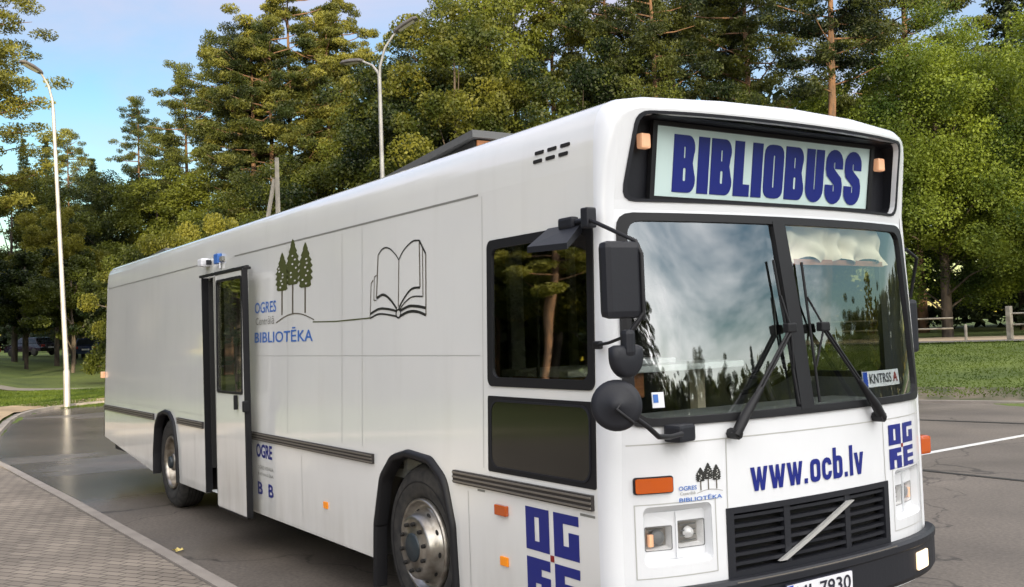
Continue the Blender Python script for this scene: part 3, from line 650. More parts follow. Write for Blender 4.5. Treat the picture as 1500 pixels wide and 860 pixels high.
# condensed heavy letters
def glyph(ch, x, w_, h, y0, mp, mb, key, st, slant=.0, w0=.004):
    q = lambda P: [(x+u*w_+ (v*h)*slant, y0+v*h) for u, v in P]
    sw_ = st/w_; sh = st*.82/h; pan = lambda o_, hs_=(): mb.panel(q(o_), [q(k) for k in hs_], mp, .003, key, w0=w0)
    ro_ = lambda P, r: [((a_[0])/w_, a_[1]/h) for a_ in rpoly([(u*w_, v*h) for u, v in P], r)]
    rd = w_*.32
    if ch == 'I': pan([(0, 0), (1, 0), (1, 1), (0, 1)])
    elif ch == 'L': pan([(0, 0), (1, 0), (1, sh*1.1), (sw_, sh*1.1), (sw_, 1), (0, 1)])
    elif ch == 'B':
        o_ = [(0, 0)]+[(u, v) for u, v in arc(1-.30, .22, .30, .22, -90, 35, 8)]+[(.86, .52)]+[(u, v) for u, v in arc(.94-.30, .78, .30, .22, -30, 90, 8)]+[(0, 1)]
        a_ = ro_([(sw_, sh), (1-sw_*.95, sh), (1-sw_*.95, .5-sh*.35), (sw_, .5-sh*.35)], w_*.10)
        b_ = ro_([(sw_, .5+sh*.5), (.95-sw_*.95, .5+sh*.5), (.95-sw_*.95, 1-sh), (sw_, 1-sh)], w_*.10)
        pan(o_, (a_, b_))
    elif ch == 'O': pan(ro_([(0, 0), (1, 0), (1, 1), (0, 1)], rd*1.2), (ro_([(sw_, sh), (1-sw_, sh), (1-sw_, 1-sh), (sw_, 1-sh)], w_*.12),))
    elif ch == 'U': pan(ro_([(0, 1), (0, 0), (1, 0), (1, 1)], .0001)[:5]+ro_([(0, 0), (1, 0), (1, 1), (0, 1)], rd*1.2)[0:10]+[(1, 1), (1-sw_, 1)]+ro_([(sw_, sh), (1-sw_, sh), (1-sw_, 1), (sw_, 1)], w_*.12)[0:10][::-1]+[(sw_, 1), (0, 1)]) if False else stroke(q([(sw_/2, 1)]+arc(.5, sh/2+.14, .5-sw_/2, .14, 180, 360, 10)+[(1-sw_/2, 1)]), st, mp, mb, key, w0=w0)
    elif ch == 'S':
        P = [(1-sw_/2, .66)]+arc(.5, .86-sh*.45, .5-sw_/2, .14, 0, 180, 9)+[(sw_/2, .66), (sw_*.6, .585), (.5, .50), (1-sw_*.6, .415), (1-sw_/2, .34)]+arc(.5, .14+sh*.45, .5-sw_/2, .14, 0, -180, 9)+[(sw_/2, .34)]
        stroke(q(P), st, mp, mb, key, w0=w0)
    elif ch == 'w':
        for k in range(2):
            a0 = .02+k*.48; stroke(q([(a0+.02, 1), (a0+.13, .10), (a0+.15, .0+.02)][:2]+[]), st*.80, mp, mb, key, w0=w0+.0006*k)
            stroke(q([(a0+.13, 0.02), (a0+.25, .98)]), st*.62, mp, mb, key, w0=w0+.0012+.0006*k)
            stroke(q([(a0+.25, .98), (a0+.36, .02)]), st*.80, mp, mb, key, w0=w0+.0024+.0006*k) if k == 0 else stroke(q([(a0+.25, .98), (a0+.36, .02)]), st*.80, mp, mb, key, w0=w0+.0024)
            stroke(q([(a0+.36, .02), (a0+.46, 1)]), st*.62, mp, mb, key, w0=w0+.0036+.0006*k)
lt = MB(); LY0, LY1, LZ0, LZ1 = .53, 2.035, 2.562, 2.855
word = 'BIBLIOBUSS'; wid = {'I': .52, 'L': .80, 'B': 1.04, 'O': 1.02, 'U': 1.0, 'S': 1.0}
gap = .10; tot = sum(wid[c] for c in word)+gap*(len(word)-1); un = (LY1-LY0)/tot; x = LY0
for c in word:
    glyph(c, x, wid[c]*un, LZ1-LZ0, LZ0, mD, lt, 'blue', .47*un, slant=.0, w0=.004); x += (wid[c]+gap)*un
lt.build('lettering', sgo, 'dark blue capital letters BIBLIOBUSS')
for y in (.315, 2.185): MB().box((xt-.005, y, 2.80), (.045, .062, .078), 'amberlit', bev=.012).build('marker_lamp', bus)

# windscreen: two panes, seal, middle pillar
CU = CY
sl = MB(); WI = rpoly([(.15, 1.425), (2.35, 1.425), (2.318, 2.395), (.178, 2.395)], .085)
sl.panel([(1.25+(y-1.25)*1.008, 1.91+(z-1.91)*1.012) for y, z in WS], [WI], mF, .03, 'black', cu=CU, w0=.012, cv=[1.7, 2.0, 2.2]); sl.build('windscreen_seal', bus)
pl = MB(); pl.panel([(1.150, 1.41), (1.252, 1.41), (1.235, 1.9), (1.190, 2.41), (1.098, 2.41), (1.135, 1.9)], [], mF, .035, 'black', cv=[1.6, 1.8, 2.0, 2.2], w0=.014); pl.build('centre_pillar', bus)
WL = rpoly([(.145, 1.42), (1.17, 1.42), (1.12, 2.40), (.172, 2.40)], .08); WR = rpoly([(1.23, 1.42), (2.355, 1.42), (2.322, 2.40), (1.17, 2.40)], .08)
for P, lb in ((WL, None), (WR, None)):
    g_ = MB().panel(P, [], mF, .005, 'glass', cu=[i*.05 for i in range(1, 50)], cv=[1.5+.1*i for i in range(9)], w0=-.004, smooth=True).build('windscreen_pane', bus)

# front lower: grille, bar, lamps, bumper, lettering
mb = MB(); mb.panel([(.61, .585), (1.89, .585), (1.89, .955), (.61, .955)], [[(.655, .640), (1.845, .640), (1.845, .925), (.655, .925)]], mF, .05, 'plastic', cu=CY, w0=.006)
mb.panel([(.63, .60), (1.87, .60), (1.87, .94), (.63, .94)], [], mF, .01, 'hole', cu=CY, w0=-.06)
gro = mb.build('grille', bus)
for k in range(6):
    z = .672+k*.0465
    MB().panel([(.650, z-.008), (1.850, z-.008), (1.850, z+.008), (.650, z+.008)], [], mF, .045, 'plastic', cu=CY, w0=-.004).build('grille_slat', gro)
for y in (1.02, 1.50): MB().panel([(y-.022, .64), (y+.022, .64), (y+.022, .925), (y-.022, .925)], [], mF, .03, 'plastic', w0=-.001, cu=[y]).build('grille_post', gro)
br_ = MB(); br_.panel([(.935, .655), (.985, .655), (1.535, .893), (1.485, .893)], [], mF, .02, 'silver', cu=CY, w0=.022); br_.build('diagonal_bar', gro)
def headlamp(y0, y1, flip):
    t = root('headlight', (0, 0, 0), '', ''); del t['label']; del t['category']; t.parent = bus; t.location = Vector((.08, (y0+y1)/2, .72))-Vector(BC)
    mb = MB(); Ho = rrect(y0-.003, .712, y1+.003, 1.003, .03); inn_ = rrect(y0+.014, .735, y1-.014, .965, .02)
    a_ = [mF(y, z, .0) for y, z in Ho]; c = [mF(y, z, -.045) for y, z in inn_]; mb.loft([a_, c], 'white_front_dimmed', closed=True, smooth=False)
    l1 = (y0+.020, y0+.020+.135); l2 = (y1-.020-.150, y1-.020); 
    holes = [rrect(l1[0], .782, l1[1], .895, .008, 2), rrect(l2[0], .785, l2[1], .912, .008, 2)]
    if flip: holes = [rrect(y0+.02, .785, y0+.17, .895, .008, 2), rrect(y1-.155, .785, y1-.02, .895, .008, 2)]
    mb.panel(inn_, holes, mF, .012, 'white_front_dimmed', w0=-.045, cu=[(y0+y1)/2]); mb.panel([((y0+y1)/2-.004, .74), ((y0+y1)/2+.004, .74), ((y0+y1)/2+.004, .96), ((y0+y1)/2-.004, .96)], [], mF, .012, 'white_front_dimmed', w0=-.034)
    mb.build('headlight_surround', t)
    for i, h in enumerate(holes):
        ly0 = min(p[0] for p in h); ly1 = max(p[0] for p in h); lz0 = min(p[1] for p in h); lz1 = max(p[1] for p in h)
        q = MB(); q.loft([[mF(y, z, -.046) for y, z in h], [mF((y-(ly0+ly1)/2)*.8+(ly0+ly1)/2, (z-(lz0+lz1)/2)*.8+(lz0+lz1)/2, -.085) for y, z in h]], 'lamp', closed=True)
        q.panel([((y-(ly0+ly1)/2)*.8+(ly0+ly1)/2, (z-(lz0+lz1)/2)*.8+(lz0+lz1)/2) for y, z in h], [], mF, .004, 'chrome', w0=-.085)
        c_ = Vector(mF((ly0+ly1)/2, (lz0+lz1)/2, -.080))
        if (i == 0) != flip: q.lathe([(.036, 0), (.036, .018), (.026, .026), (0, .03)], c_, (1, -.1, 0), 'greyint', 16); q.box(c_+Vector((.01, -.045 if not flip else .045, -.01)), (.02, .025, .06), 'amberlit', bev=.004)
        else: q.lathe([(.030, 0), (.024, .02), (.0, .028)], c_, (1, -.1, 0), 'lamp', 16)
        for k in range(4): q.box(c_+Vector((.004, 0, -.04+k*.026)), (.006, .10, .004), 'greyint')
        q.panel(h, [], mF, .003, 'lens', w0=-.044); q.build('lamp', t)
        MB().panel([(1.0*(p[0]-(ly0+ly1)/2)*1.06+(ly0+ly1)/2, (p[1]-(lz0+lz1)/2)*1.06+(lz0+lz1)/2) for p in h], [h], mF, .004, 'greyint', w0=-.0435).build('lamp_bezel', t)
headlamp(.165, .525, False); headlamp(1.975, 2.335, True)
mb = MB(); mb.panel(rrect(.125, 1.064, .315, 1.146, .012, 3), [], mF, .02, 'plastic', w0=.008, cu=[.2]); mb.panel(rrect(.133, 1.070, .307, 1.140, .010, 3), [], mF, .012, 'amber', w0=.020, cu=[.2]); mb.build('turn_signal', bus)
stroke([(2.02, 1.035), (2.26, 1.035)], .012, mF, MB(), 'seam') 
# bumper
rings = []
prof = [(.02, .612), (.075, .612), (.095, .595), (.095, .565), (.085, .555), (.085, .40), (.065, .375), (-.02, .37)]
def fbx(t):      # centre line of the bumper, wrapping the corners
    if abs(t) <= .965: return Vector((fx(1.25+1.25*t, .8), 1.25+1.25*t)), Vector((1, .0)).normalized()
ts = np.linspace(-.97, .97, 41)
path = [(-.10, .012, (0, -1)), (-.05, .012, (.45, -.89))]
for t in ts:
    y = 1.25+1.25*t; gx = (fx(y+.01, .8)-fx(y-.01, .8))/.02; n = Vector((1, -gx)).normalized(); path.append((fx(y, .8), y, (n.x, n.y)))
path += [(-.05, 2.488, (.45, .89)), (-.10, 2.488, (0, 1))]
for x, y, n in path: rings.append([(x+n[0]*d*.7, y+n[1]*d*.7, z) for d, z in prof])
mb = MB(); mb.loft(rings, 'plastic', smooth=False)
stroke([(.60+.05*i, .604) for i in range(26)], .006, lambda u, v, w_: (fx(u, .8)+.0685+w_, u, v), mb, 'trim')
bo = mb.build('bumper', bus)
def mP(u, v, w_): return (fx(u, .8)+.062+w_, u, v)
for y0, y1 in ((2.075, 2.235), (.265, .425)):
    mb = MB(); mb.panel(rrect(y0, .425, y1, .525, .012, 3), [], mP, .01, 'foglit', w0=.008, cu=[(y0+y1)/2]); mb.build('fog_lamp', bo, 'lit pale yellow fog lamp')
mb = MB(); xp = fx(1.15, .8)+.075; mPl = lambda u, v, w_: (xp+w_, u, v)
mb.panel(rrect(.89, .435, 1.41, .553, .008, 2), [], mPl, .008, 'platetx', w0=.004); mb.panel(rrect(.898, .442, 1.402, .547, .008, 2), [], mPl, .004, 'plate', w0=.008); mb.panel([(.900, .444), (.942, .444), (.942, .545), (.900, .545)], [], mPl, .002, 'euroblue', w0=.010)
po = mb.build('number_plate', bo); tx = MB(); put_text(tx, 'HJ', .96, .457, 1.075, .533, mPl, 'platetx', .012, .011); put_text(tx, '-7930', 1.10, .457, 1.385, .533, mPl, 'platetx', .012, .011); put_text(tx, 'LV', .908, .452, .936, .468, mPl, 'plate', .0, .012); tx.build('plate_characters', po)

# lettering on the front
def ogre(u0, v0, u1, v1, mp, name_parent, key='blue', th=.002):
    mb = MB(); W_ = (u1-u0); H_ = (v1-v0); gw = W_*.455; gh = H_*.46
    def G(ux, vy, o_, hs_=()): mb.panel([(ux+a_*gw, vy+b_*gh) for a_, b_ in o_], [[(ux+a_*gw, vy+b_*gh) for a_, b_ in h] for h in hs_], mp, .001, key, w0=.003)
    xl, xr, yb, yt = u0, u1-gw, v0, v1-gh
    G(xl, yt, [(0, 0), (1, 0), (1, 1), (0, 1)], [[(.38, .22), (.58, .22), (.58, .78), (.38, .78)]])
    G(xr, yt, [(0, 0), (1, 0), (1, .60), (.60, .60), (.60, .28), (.38, .28), (.38, .78), (.60+.4, .78), (1, 1), (0, 1)])
    G(xl, yb, [(0, 0), (.36, 0), (.36, .42), (.60, .42), (.60, 0), (1, 0), (1, .60), (.62, .60), (.62, .76), (1, .76), (1, 1), (0, 1)])
    G(xr, yb, [(0, 0), (1, 0), (1, .22), (.38, .22), (.38, .40), (1, .40), (1, .60), (.38, .60), (.38, .78), (1, .78), (1, 1), (0, 1)])
    cx, cy = u0+W_*.50, v0+H_*.5; d = W_*.035
    mb.panel([(cx-d, cy-d), (cx+d, cy-d), (cx+d, cy+d), (cx-d, cy+d)], [], mp, .001, 'red', w0=.003)
    return mb
ogre(-.705, .450, -.238, .938, mS, bus).build('ogre_lettering', bus); ogre(1.925, 1.01, 2.235, 1.262, mF, bus).build('ogre_lettering', bus)
ww = MB(); base = 1.022; hx = .092; x = .775
def wstroke(P, st, w0): 
    for p0, p1 in zip(P, P[1:]): pass
    stroke(P, st, mF, ww, 'blue', w0=w0)
hgt = .120; st = .026
for k in range(3):
    X = .775+k*.127
    ww.panel([(X, base+hgt), (X+.026, base+hgt), (X+.040, base+.045), (X+.050, base+hgt), (X+.068, base+hgt), (X+.079, base+.045), (X+.092, base+hgt), (X+.116, base+hgt), (X+.092, base), (X+.068, base), (X+.059, base+.055), (X+.050, base), (X+.025, base)], [], mF, .002, 'blue', w0=.004)
def rr_(u0, v0, u1, v1, r): return rrect(u0, v0, u1, v1, r, 3)
X = 1.158; ww.panel([(X, base), (X+.024, base), (X+.024, base+.026), (X, base+.026)], [], mF, .002, 'blue', w0=.004)
X = 1.205; ww.panel(rr_(X, base, X+.078, base+hgt, .028), [rr_(X+.026, base+.026, X+.052, base+hgt-.026, .010)], mF, .002, 'blue', w0=.004)
X = 1.298; stroke([(X+.065, base+.078)]+[(X+.039+a_, base+hgt-.039+b_) for a_, b_ in arc(0, 0, .026, .026, 0, 180, 6)]+[(X+.039+a_, base+.039+b_) for a_, b_ in arc(0, 0, .026, .026, 180, 360, 6)]+[(X+.065, base+.045)], .026, mF, ww, 'blue', w0=.004)
X = 1.390; ww.panel(rr_(X+.004, base, X+.078, base+hgt, .028), [rr_(X+.030, base+.026, X+.052, base+hgt-.026, .010)], mF, .002, 'blue', w0=.004); ww.panel([(X, base), (X+.026, base), (X+.026, base+.165), (X, base+.165)], [], mF, .002, 'blue', w0=.0048)
X = 1.487; ww.panel([(X, base), (X+.024, base), (X+.024, base+.026), (X, base+.026)], [], mF, .002, 'blue', w0=.004)
X = 1.533; ww.panel([(X, base), (X+.027, base), (X+.027, base+.165), (X, base+.165)], [], mF, .002, 'blue', w0=.004)
X = 1.575; ww.panel([(X, base+hgt), (X+.027, base+hgt), (X+.041, base+.045), (X+.055, base+hgt), (X+.083, base+hgt), (X+.056, base), (X+.027, base)], [], mF, .002, 'blue', w0=.004)
ww.build('web_address', bus, 'dark blue letters reading www.ocb.lv')
# library emblem: three trees over a small bank, with wording (side and front)
def emblem(mp, u0, v0, su, sv, leaf, tr, letter, parent, grey):
    mb = MB(); T = lambda a_, b_: (u0+a_*su, v0+b_*sv)
    rnd = random.Random(3)
    for cx, top, bot in ((.50, .88, .47), (.68, 1.0, .52), (.88, .93, .47)):
        n = 7; Lp = []; Rp = []
        for i in range(n*2+1):
            f = i/(n*2); hw_ = (.022+.095*min(1, f*2.2))*(1.0 if i % 2 else .70)*(1 if f < .9 else .80); z = top-(top-bot)*f
            Lp.append(T(cx-hw_, z-.012*(i % 2))); Rp.append(T(cx+hw_, z-.012*(i % 2)))
        holes = []
        mb.panel([T(cx, top+.02)]+Rp+Lp[::-1], [], mp, .001, leaf, w0=.003)
        for k in range(7):
            hx_, hz_ = cx+rnd.uniform(-.055, .055), bot+.04+(top-bot-.16)*k/7; r = .011
            mb.panel([T(hx_+r*1.3*math.cos(q), hz_+r*math.sin(q)) for q in np.linspace(0, 2*PI, 7)[:-1]], [], mp, .001, 'white', w0=.0042)
        mb.panel([T(cx-.011, .20), T(cx+.011, .20), T(cx+.011, bot+.01), T(cx-.011, bot+.01)], [], mp, .001, tr, w0=.0025)
    stroke([T(.40+.62*i/10, .12+.085*math.sin(PI*i/10)) for i in range(11)], .012*sv, mp, mb, tr, w0=.0032)
    o_ = mb.build('tree_emblem', parent); tx = MB()
    put_text(tx, 'OGRES', *T(.0, .245), *T(.40, .375), mp, letter, .012); put_text(tx, 'Centrālā', *T(.02, .11), *T(.36, .20), mp, grey, .0, .0034); put_text(tx, 'BIBLIOTĒKA', *T(.0, -.10), *T(1.0, .06), mp, letter, .012)
    tx.build('lettering', o_)
emblem(mS, -5.02, 1.93, 1.36, .76, 'olive', 'brown', 'skyblue', bus, 'seam')
emblem(mF, .345, 1.028, .245, .160, 'ink', 'brown', 'skyblue', bus, 'seam')
# open book drawing with its underline
mb = MB(); ST = lambda P, w_=.010, k='ink': stroke(P, w_, mS, mb, k, w0=.003)
B = lambda a_, b_: (-2.60+a_*.86, 1.985+b_*.50)
def crv(P, n=8):
    out = []
    for i in range(len(P)-1):
        p0 = P[max(i-1, 0)]; p1 = P[i]; p2 = P[i+1]; p3 = P[min(i+2, len(P)-1)]
        for j in range(n):
            t = j/n; out.append(tuple(.5*((2*p1[k])+(-p0[k]+p2[k])*t+(2*p0[k]-5*p1[k]+4*p2[k]-p3[k])*t*t+(-p0[k]+3*p1[k]-3*p2[k]+p3[k])*t**3) for k in range(2)))
    return out+[P[-1]]
ST(crv([B(.13, .90), B(.22, .975), B(.33, .96), B(.44, .86), B(.495, .78)])); ST(crv([B(.495, .78), B(.58, .90), B(.72, .99), B(.83, .985)]))
ST([B(.495, .78), B(.485, .16)], .010, 'brown'); ST([B(.13, .90), B(.10, .30)], .013, 'brown'); ST([B(.83, .985), B(.84, .38)], .012, 'brown')
ST([B(.10, .62), B(.06, .60), B(.05, .28), B(.10, .27)], .008, 'brown'); ST([B(.04, .56), B(.0, .52), B(-.02, .03)], .009, 'brown')
ST([B(.83, .985), B(.93, .80)], .016); ST([B(.93, .80), B(.93, .02)], .012, 'brown'); ST([B(.88, .88), B(.885, .26)], .009, 'brown')
ST(crv([B(.10, .30), B(.22, .34), B(.34, .27), B(.46, .13)]), .018); ST(crv([B(.49, .13), B(.58, .26), B(.70, .37), B(.84, .38)]), .014); ST(crv([B(.50, .11), B(.60, .21), B(.72, .27), B(.88, .26)]), .009)
ST(crv([B(-.02, .09), B(.14, .15), B(.30, .14), B(.46, .10)]), .016); ST(crv([B(.51, .10), B(.66, .15), B(.80, .14), B(.93, .11)]), .018)
ST(crv([B(-.02, .03), B(.14, .08), B(.32, .06), B(.46, .03)]), .012); ST(crv([B(.51, .03), B(.66, .08), B(.80, .07), B(.93, .02)]), .018)
ST([B(.485+.04*math.cos(q), .065+.055*math.sin(q)) for q in np.linspace(0, 2*PI, 13)[:-1]]+[B(.525, .065)], .012)
ST([(-3.66, 2.005), (-3.2, 1.996), (-2.62, 2.003)], .009, 'olive'); mb.build('open_book_drawing', bus)
# small notice lettering behind the door
for tx_, u0_, v0_, u1_, v1_, k_, of_ in (('OGRE', -4.97, .845, -4.57, .965, 'blue', .03), ('OGRES NOVADA', -4.93, .745, -4.55, .775, 'seam', 0), ('PAŠVALDĪBA', -4.93, .690, -4.55, .720, 'seam', 0), ('B', -4.95, .52, -4.83, .63, 'blue', .02), ('B', -4.68, .52, -4.56, .63, 'blue', .02)):
    mb = MB(); put_text(mb, tx_, u0_, v0_, u1_, v1_, mS, k_, of_); mb.build('small_lettering', bus)

# wipers
def wiper(py, jy, b0, b1):
    t = root('wiper', (0, 0, 0), '', ''); del t['label']; del t['category']; t.parent = bus; t.location = Vector((.2, py, 1.33))-Vector(BC)
    m1 = lambda y, z, w_=.05: mF(y, z, w_)
    mb = MB(); mb.tube([m1(py, 1.325, .005), m1(py, 1.325, .07)], .028, 'black'); dy = jy-py
    mb.tube([m1(py-dy*.02, 1.318, .055), m1(py+dy*.12, 1.40), m1(py+dy*.42, 1.54)], [.026, .027, .015], 'black', 6)
    for o_ in (-.012, .012): mb.tube([m1(py+dy*.36+o_, 1.515), m1(jy+o_, 1.83)], .0075, 'black', 6)
    mb.box(m1(jy, 1.84, .045), (.04, .07, .05), 'black', bev=.008); mb.build('wiper_arm', t)
    q = MB(); q.tube([m1(b0[0], b0[1], .022), m1((b0[0]+b1[0])/2, 1.84, .022), m1(b1[0], b1[1], .022)], .0075, 'black', 6)
    q.tube([m1((b0[0]*3+b1[0])/4, (b0[1]*3+b1[1])/4, .03), m1(jy, 1.84, .05), m1((b0[0]+b1[0]*3)/4, (b0[1]+b1[1]*3)/4, .03)], .006, 'black', 6)
    q.build('wiper_blade', t)
wiper(.655, 1.10, (1.06, 2.20), (1.125, 1.44)); wiper(1.775, 1.36, (1.275, 2.19), (1.285, 1.44))

# mirrors
mi = root('side_mirror', (0, 0, 0), '', ''); del mi['category']; mi['label'] = 'tall black mirror hanging at the near front corner'; mi.parent = bus; mi.location = Vector((0, -.02, 2.4))-Vector(BC)
mb = MB(); mb.box((-.03, -.03, 2.405), (.055, .06, .10), 'plastic', bev=.01); mb.tube([(.0, -.04, 2.39), (.14, -.06, 2.34), (.31, -.03, 2.26), (.335, -.02, 2.20), (.335, -.02, 1.90)], .0105, 'black'); mb.build('mirror_arm', mi)
mb = MB()
for k, (sc_, xo) in enumerate([(0, 0)]): mb.box((.285, -.105, 2.085), (.075, .20, .35), 'plastic', Matrix.Rotation(R(-8), 3, 'Z'), bev=.032)
mb.build('mirror_housing', mi); MB().box((.243, -.10, 2.085), (.004, .16, .30), 'chrome', Matrix.Rotation(R(-8), 3, 'Z')).build('mirror_glass', mi)
m2 = root('side_mirror', (0, 0, 0), '', ''); del m2['category']; m2['label'] = 'small black wide angle mirror under the tall one'; m2.parent = bus; m2.location = Vector((.3, -.1, 1.73))-Vector(BC)
mb = MB(); mb.tube([(.335, -.02, 1.93), (.31, -.07, 1.86), (.30, -.09, 1.80)], .012, 'black'); mb.tube([(.30, -.10, 1.83), (.10, -.04, 1.80), (-.02, -.015, 1.79)], .008, 'black'); mb.box((-.02, -.01, 1.79), (.05, .03, .04), 'black', bev=.008); mb.build('mirror_arm', m2)
mb = MB(); q_ = arc(0, .01, .088, .095, 180, 360, 12)+[(.088, .055), (.06, .066), (-.06, .066), (-.088, .055)]; mb.loft([[(.30+dx_, -.105+a_*k_, 1.725+b_*k_) for a_, b_ in q_] for dx_, k_ in ((-.02, .96), (-.012, 1), (.012, .99), (.026, .90), (.034, .70), (.036, .01))], 'plastic', closed=True); mb.box((.318, -.105, 1.80), (.05, .06, .12), 'plastic', bev=.02); mb.build('mirror_housing', m2)
m3 = root('side_mirror', (0, 0, 0), '', ''); del m3['category']; m3['label'] = 'round black kerb mirror on a curved arm'; m3.parent = bus; m3.location = Vector((.3, -.17, 1.52))-Vector(BC)
ax3 = Vector((.75, -.62, .12)).normalized(); c3 = Vector((.30, -.17, 1.525))
mb = MB(); mb.lathe([(0, .034), (.030, .034), (.034, .028), (.085, .022), (.108, .010), (.115, -.004), (.115, -.014), (.10, -.02), (0, -.02)], c3, ax3, 'plastic', 32)
mb.tube([c3+Vector((.02, .03, .03)), c3+ax3*.055+Vector((0, 0, -.02)), c3+ax3*.03+Vector((.04, .06, -.08))], .008, 'black'); mb.build('mirror_housing', m3)
mb = MB(); mb.tube([c3+ax3*.02+Vector((.03, .05, -.04)), (.36, -.04, 1.42), (.345, .03, 1.372), (.28, .16, 1.355), (.24, .27, 1.358)], .0125, 'black'); mb.build('mirror_arm', m3)
mb = MB(); mb.box((.155, .335, 1.352), (.10, .135, .085), 'plastic', Matrix.Rotation(R(12), 3, 'Z'), bev=.016); mb.build('mirror_bracket', m3)
# ramp mirror over the side window
m4 = MB(); Vv = [(-.45, .03, 2.40), (-.16, .03, 2.40), (-.45, .03, 2.35), (-.16, .03, 2.35), (-.30, -.21, 2.285), (.03, -.21, 2.275), (-.30, -.21, 2.255), (.03, -.21, 2.245)]
m4.add(Vv, [(0, 1, 5, 4)[::-1], (4, 5, 7, 6)[::-1], (2, 6, 7, 3)[::-1], (0, 4, 6, 2)[::-1], (1, 3, 7, 5)[::-1]], 'plastic'); m4.box((-.22, -.01, 2.40), (.12, .05, .06), 'plastic', bev=.015); m4.tube([(-.22, .0, 2.40), (-.05, -.01, 2.40), (-.03, -.02, 2.39)], .015, 'plastic')
m4.build('ramp_mirror', bus, 'flat black hooded mirror over the side window')
# far side mirror
m5 = root('side_mirror', (0, 0, 0), '', ''); del m5['category']; m5['label'] = 'narrow black mirror beyond the far front corner'; m5.parent = bus; m5.location = Vector((-.05, 2.62, 1.9))-Vector(BC)
MB().box((-.16, 2.64, 1.82), (.06, .11, .34), 'plastic', bev=.025).build('mirror_housing', m5); MB().tube([(-.05, 2.48, 2.3), (-.1, 2.66, 2.25), (-.16, 2.66, 2.0)], .011, 'black').build('mirror_arm', m5)

# roof hatches
def hatch(x0, x1, y0, y1, z, hf, label):
    t = root('roof_hatch', (0, 0, 0), '', ''); del t['category']; t['label'] = label; t.parent = bus; t.location = Vector((x0, y0, z))-Vector(BC)
    mb = MB(); zr_ = z+max(.05, hf*.45); P = [(x0, y0, zr_), (x1, y0+.02, z+hf), (x1, y1-.02, z+hf), (x0, y1, zr_)]; P2 = [(p[0], p[1], p[2]-.055) for p in P]
    mb.add(P+P2, [(0, 1, 2, 3), (7, 6, 5, 4), (0, 4, 5, 1), (1, 5, 6, 2), (2, 6, 7, 3), (3, 7, 4, 0)], 'hatch'); mb.build('hatch_lid', t)
    mb = MB(); mb.add([(x0+.1, y0+.06, z-.1), (x1-.05, y0+.06, z-.1), (x1-.05, y1-.06, z-.1), (x0+.1, y1-.06, z-.1), (x0+.1, y0+.06, zr_-.06), (x1-.05, y0+.06, z+hf-.07), (x1-.05, y1-.06, z+hf-.07), (x0+.1, y1-.06, zr_-.06)], [(0, 1, 5, 4), (1, 2, 6, 5), (2, 3, 7, 6), (3, 0, 4, 7), (4, 5, 6, 7)], 'hole'); mb.span((x1-.045, y0+.08, z-.05), (x1-.03, y1-.08, z+hf-.07), 'wood'); mb.build('hatch_frame_shade', t)  # black infill paints the shade in the gap under the propped lid
hatch(-4.25, -2.62, .90, 1.75, 3.13, .28, 'dark roof hatch propped up towards the front'); hatch(-11.0, -9.95, .5, 1.3, 3.06, .11, 'low dark hatch near the rear of the roof')

# cab interior
mb = MB(); mb.span((-.62, .2, .96), (-.10, 2.3, 1.33), 'dark', bev=.05); mb.span((-.45, .35, 1.30), (-.08, 2.2, 1.40), 'greyint', bev=.04); mb.build('dashboard', bus)
mb = MB(); mb.span((-2.35, .12, .96), (-2.30, .62, 2.85), 'greyint'); mb.span((-2.35, 1.0, .96), (-2.305, 1.12, 2.9), 'lightgrey'); mb.span((-2.35, 1.6, .96), (-2.30, 2.4, 1.45), 'dark'); mb.span((-2.35, 1.55, .96), (-2.306, 1.61, 2.9), 'lightgrey'); mb.span((-2.36, .13, 2.55), (-2.31, 2.37, 2.86), 'dark'); mb.build('cab_partition', bus); MB().span((-5.0, .2, .97), (-4.9, 2.3, 2.9), 'dark').build('rear_partition', bus)
mb = MB(); mb.span((-1.45, .35, 1.60), (-.75, 1.75, 1.64), 'lightgrey', bev=.01); mb.span((-1.25, .95, 1.642), (-.95, 1.35, 1.675), 'plate', bev=.008)
mb.span((-1.40, .40, 1.45), (-.80, .95, 1.598), 'wood', bev=.008); mb.span((-1.1, 1.02, .97), (-1.03, 1.09, 1.598), 'cream_matt'); mb.span((-1.1, 1.60, .97), (-1.03, 1.67, 1.598), 'cream_matt'); mb.build('cab_table', bus)
st_ = root('steering_wheel', (0, 0, 0), '', ''); del st_['label']; del st_['category']; st_.parent = bus; st_.location = Vector((-.75, 1.9, 1.55))-Vector(BC)
axs = Vector((-.45, 0, .89)).normalized(); cs = Vector((-.72, 1.88, 1.52)); a_ = axs.orthogonal().normalized(); b_ = axs.cross(a_)
mb = MB(); mb.tube([cs+(a_*math.cos(q)+b_*math.sin(q))*.23 for q in np.linspace(0, 2*PI, 33)], .016, 'black', cap=False)
for q in (0, 2.1, 4.2): mb.tube([cs, cs+(a_*math.cos(q)+b_*math.sin(q))*.22], .012, 'black')
mb.tube([cs, cs-axs*.4], .03, 'black'); mb.build('steering_rim', st_)
mb = MB(); mb.span((-1.75, 1.6, 1.1), (-1.25, 2.1, 1.25), 'dark', bev=.05); mb.box((-1.75, 1.85, 1.60), (.14, .48, .75), 'dark', bev=.06); mb.span((-1.6, 1.75, .96), (-1.4, 1.95, 1.1), 'dark'); mb.box((-1.77, 1.85, 2.08), (.12, .28, .2), 'dark', bev=.05); mb.build('driver_seat', bus)
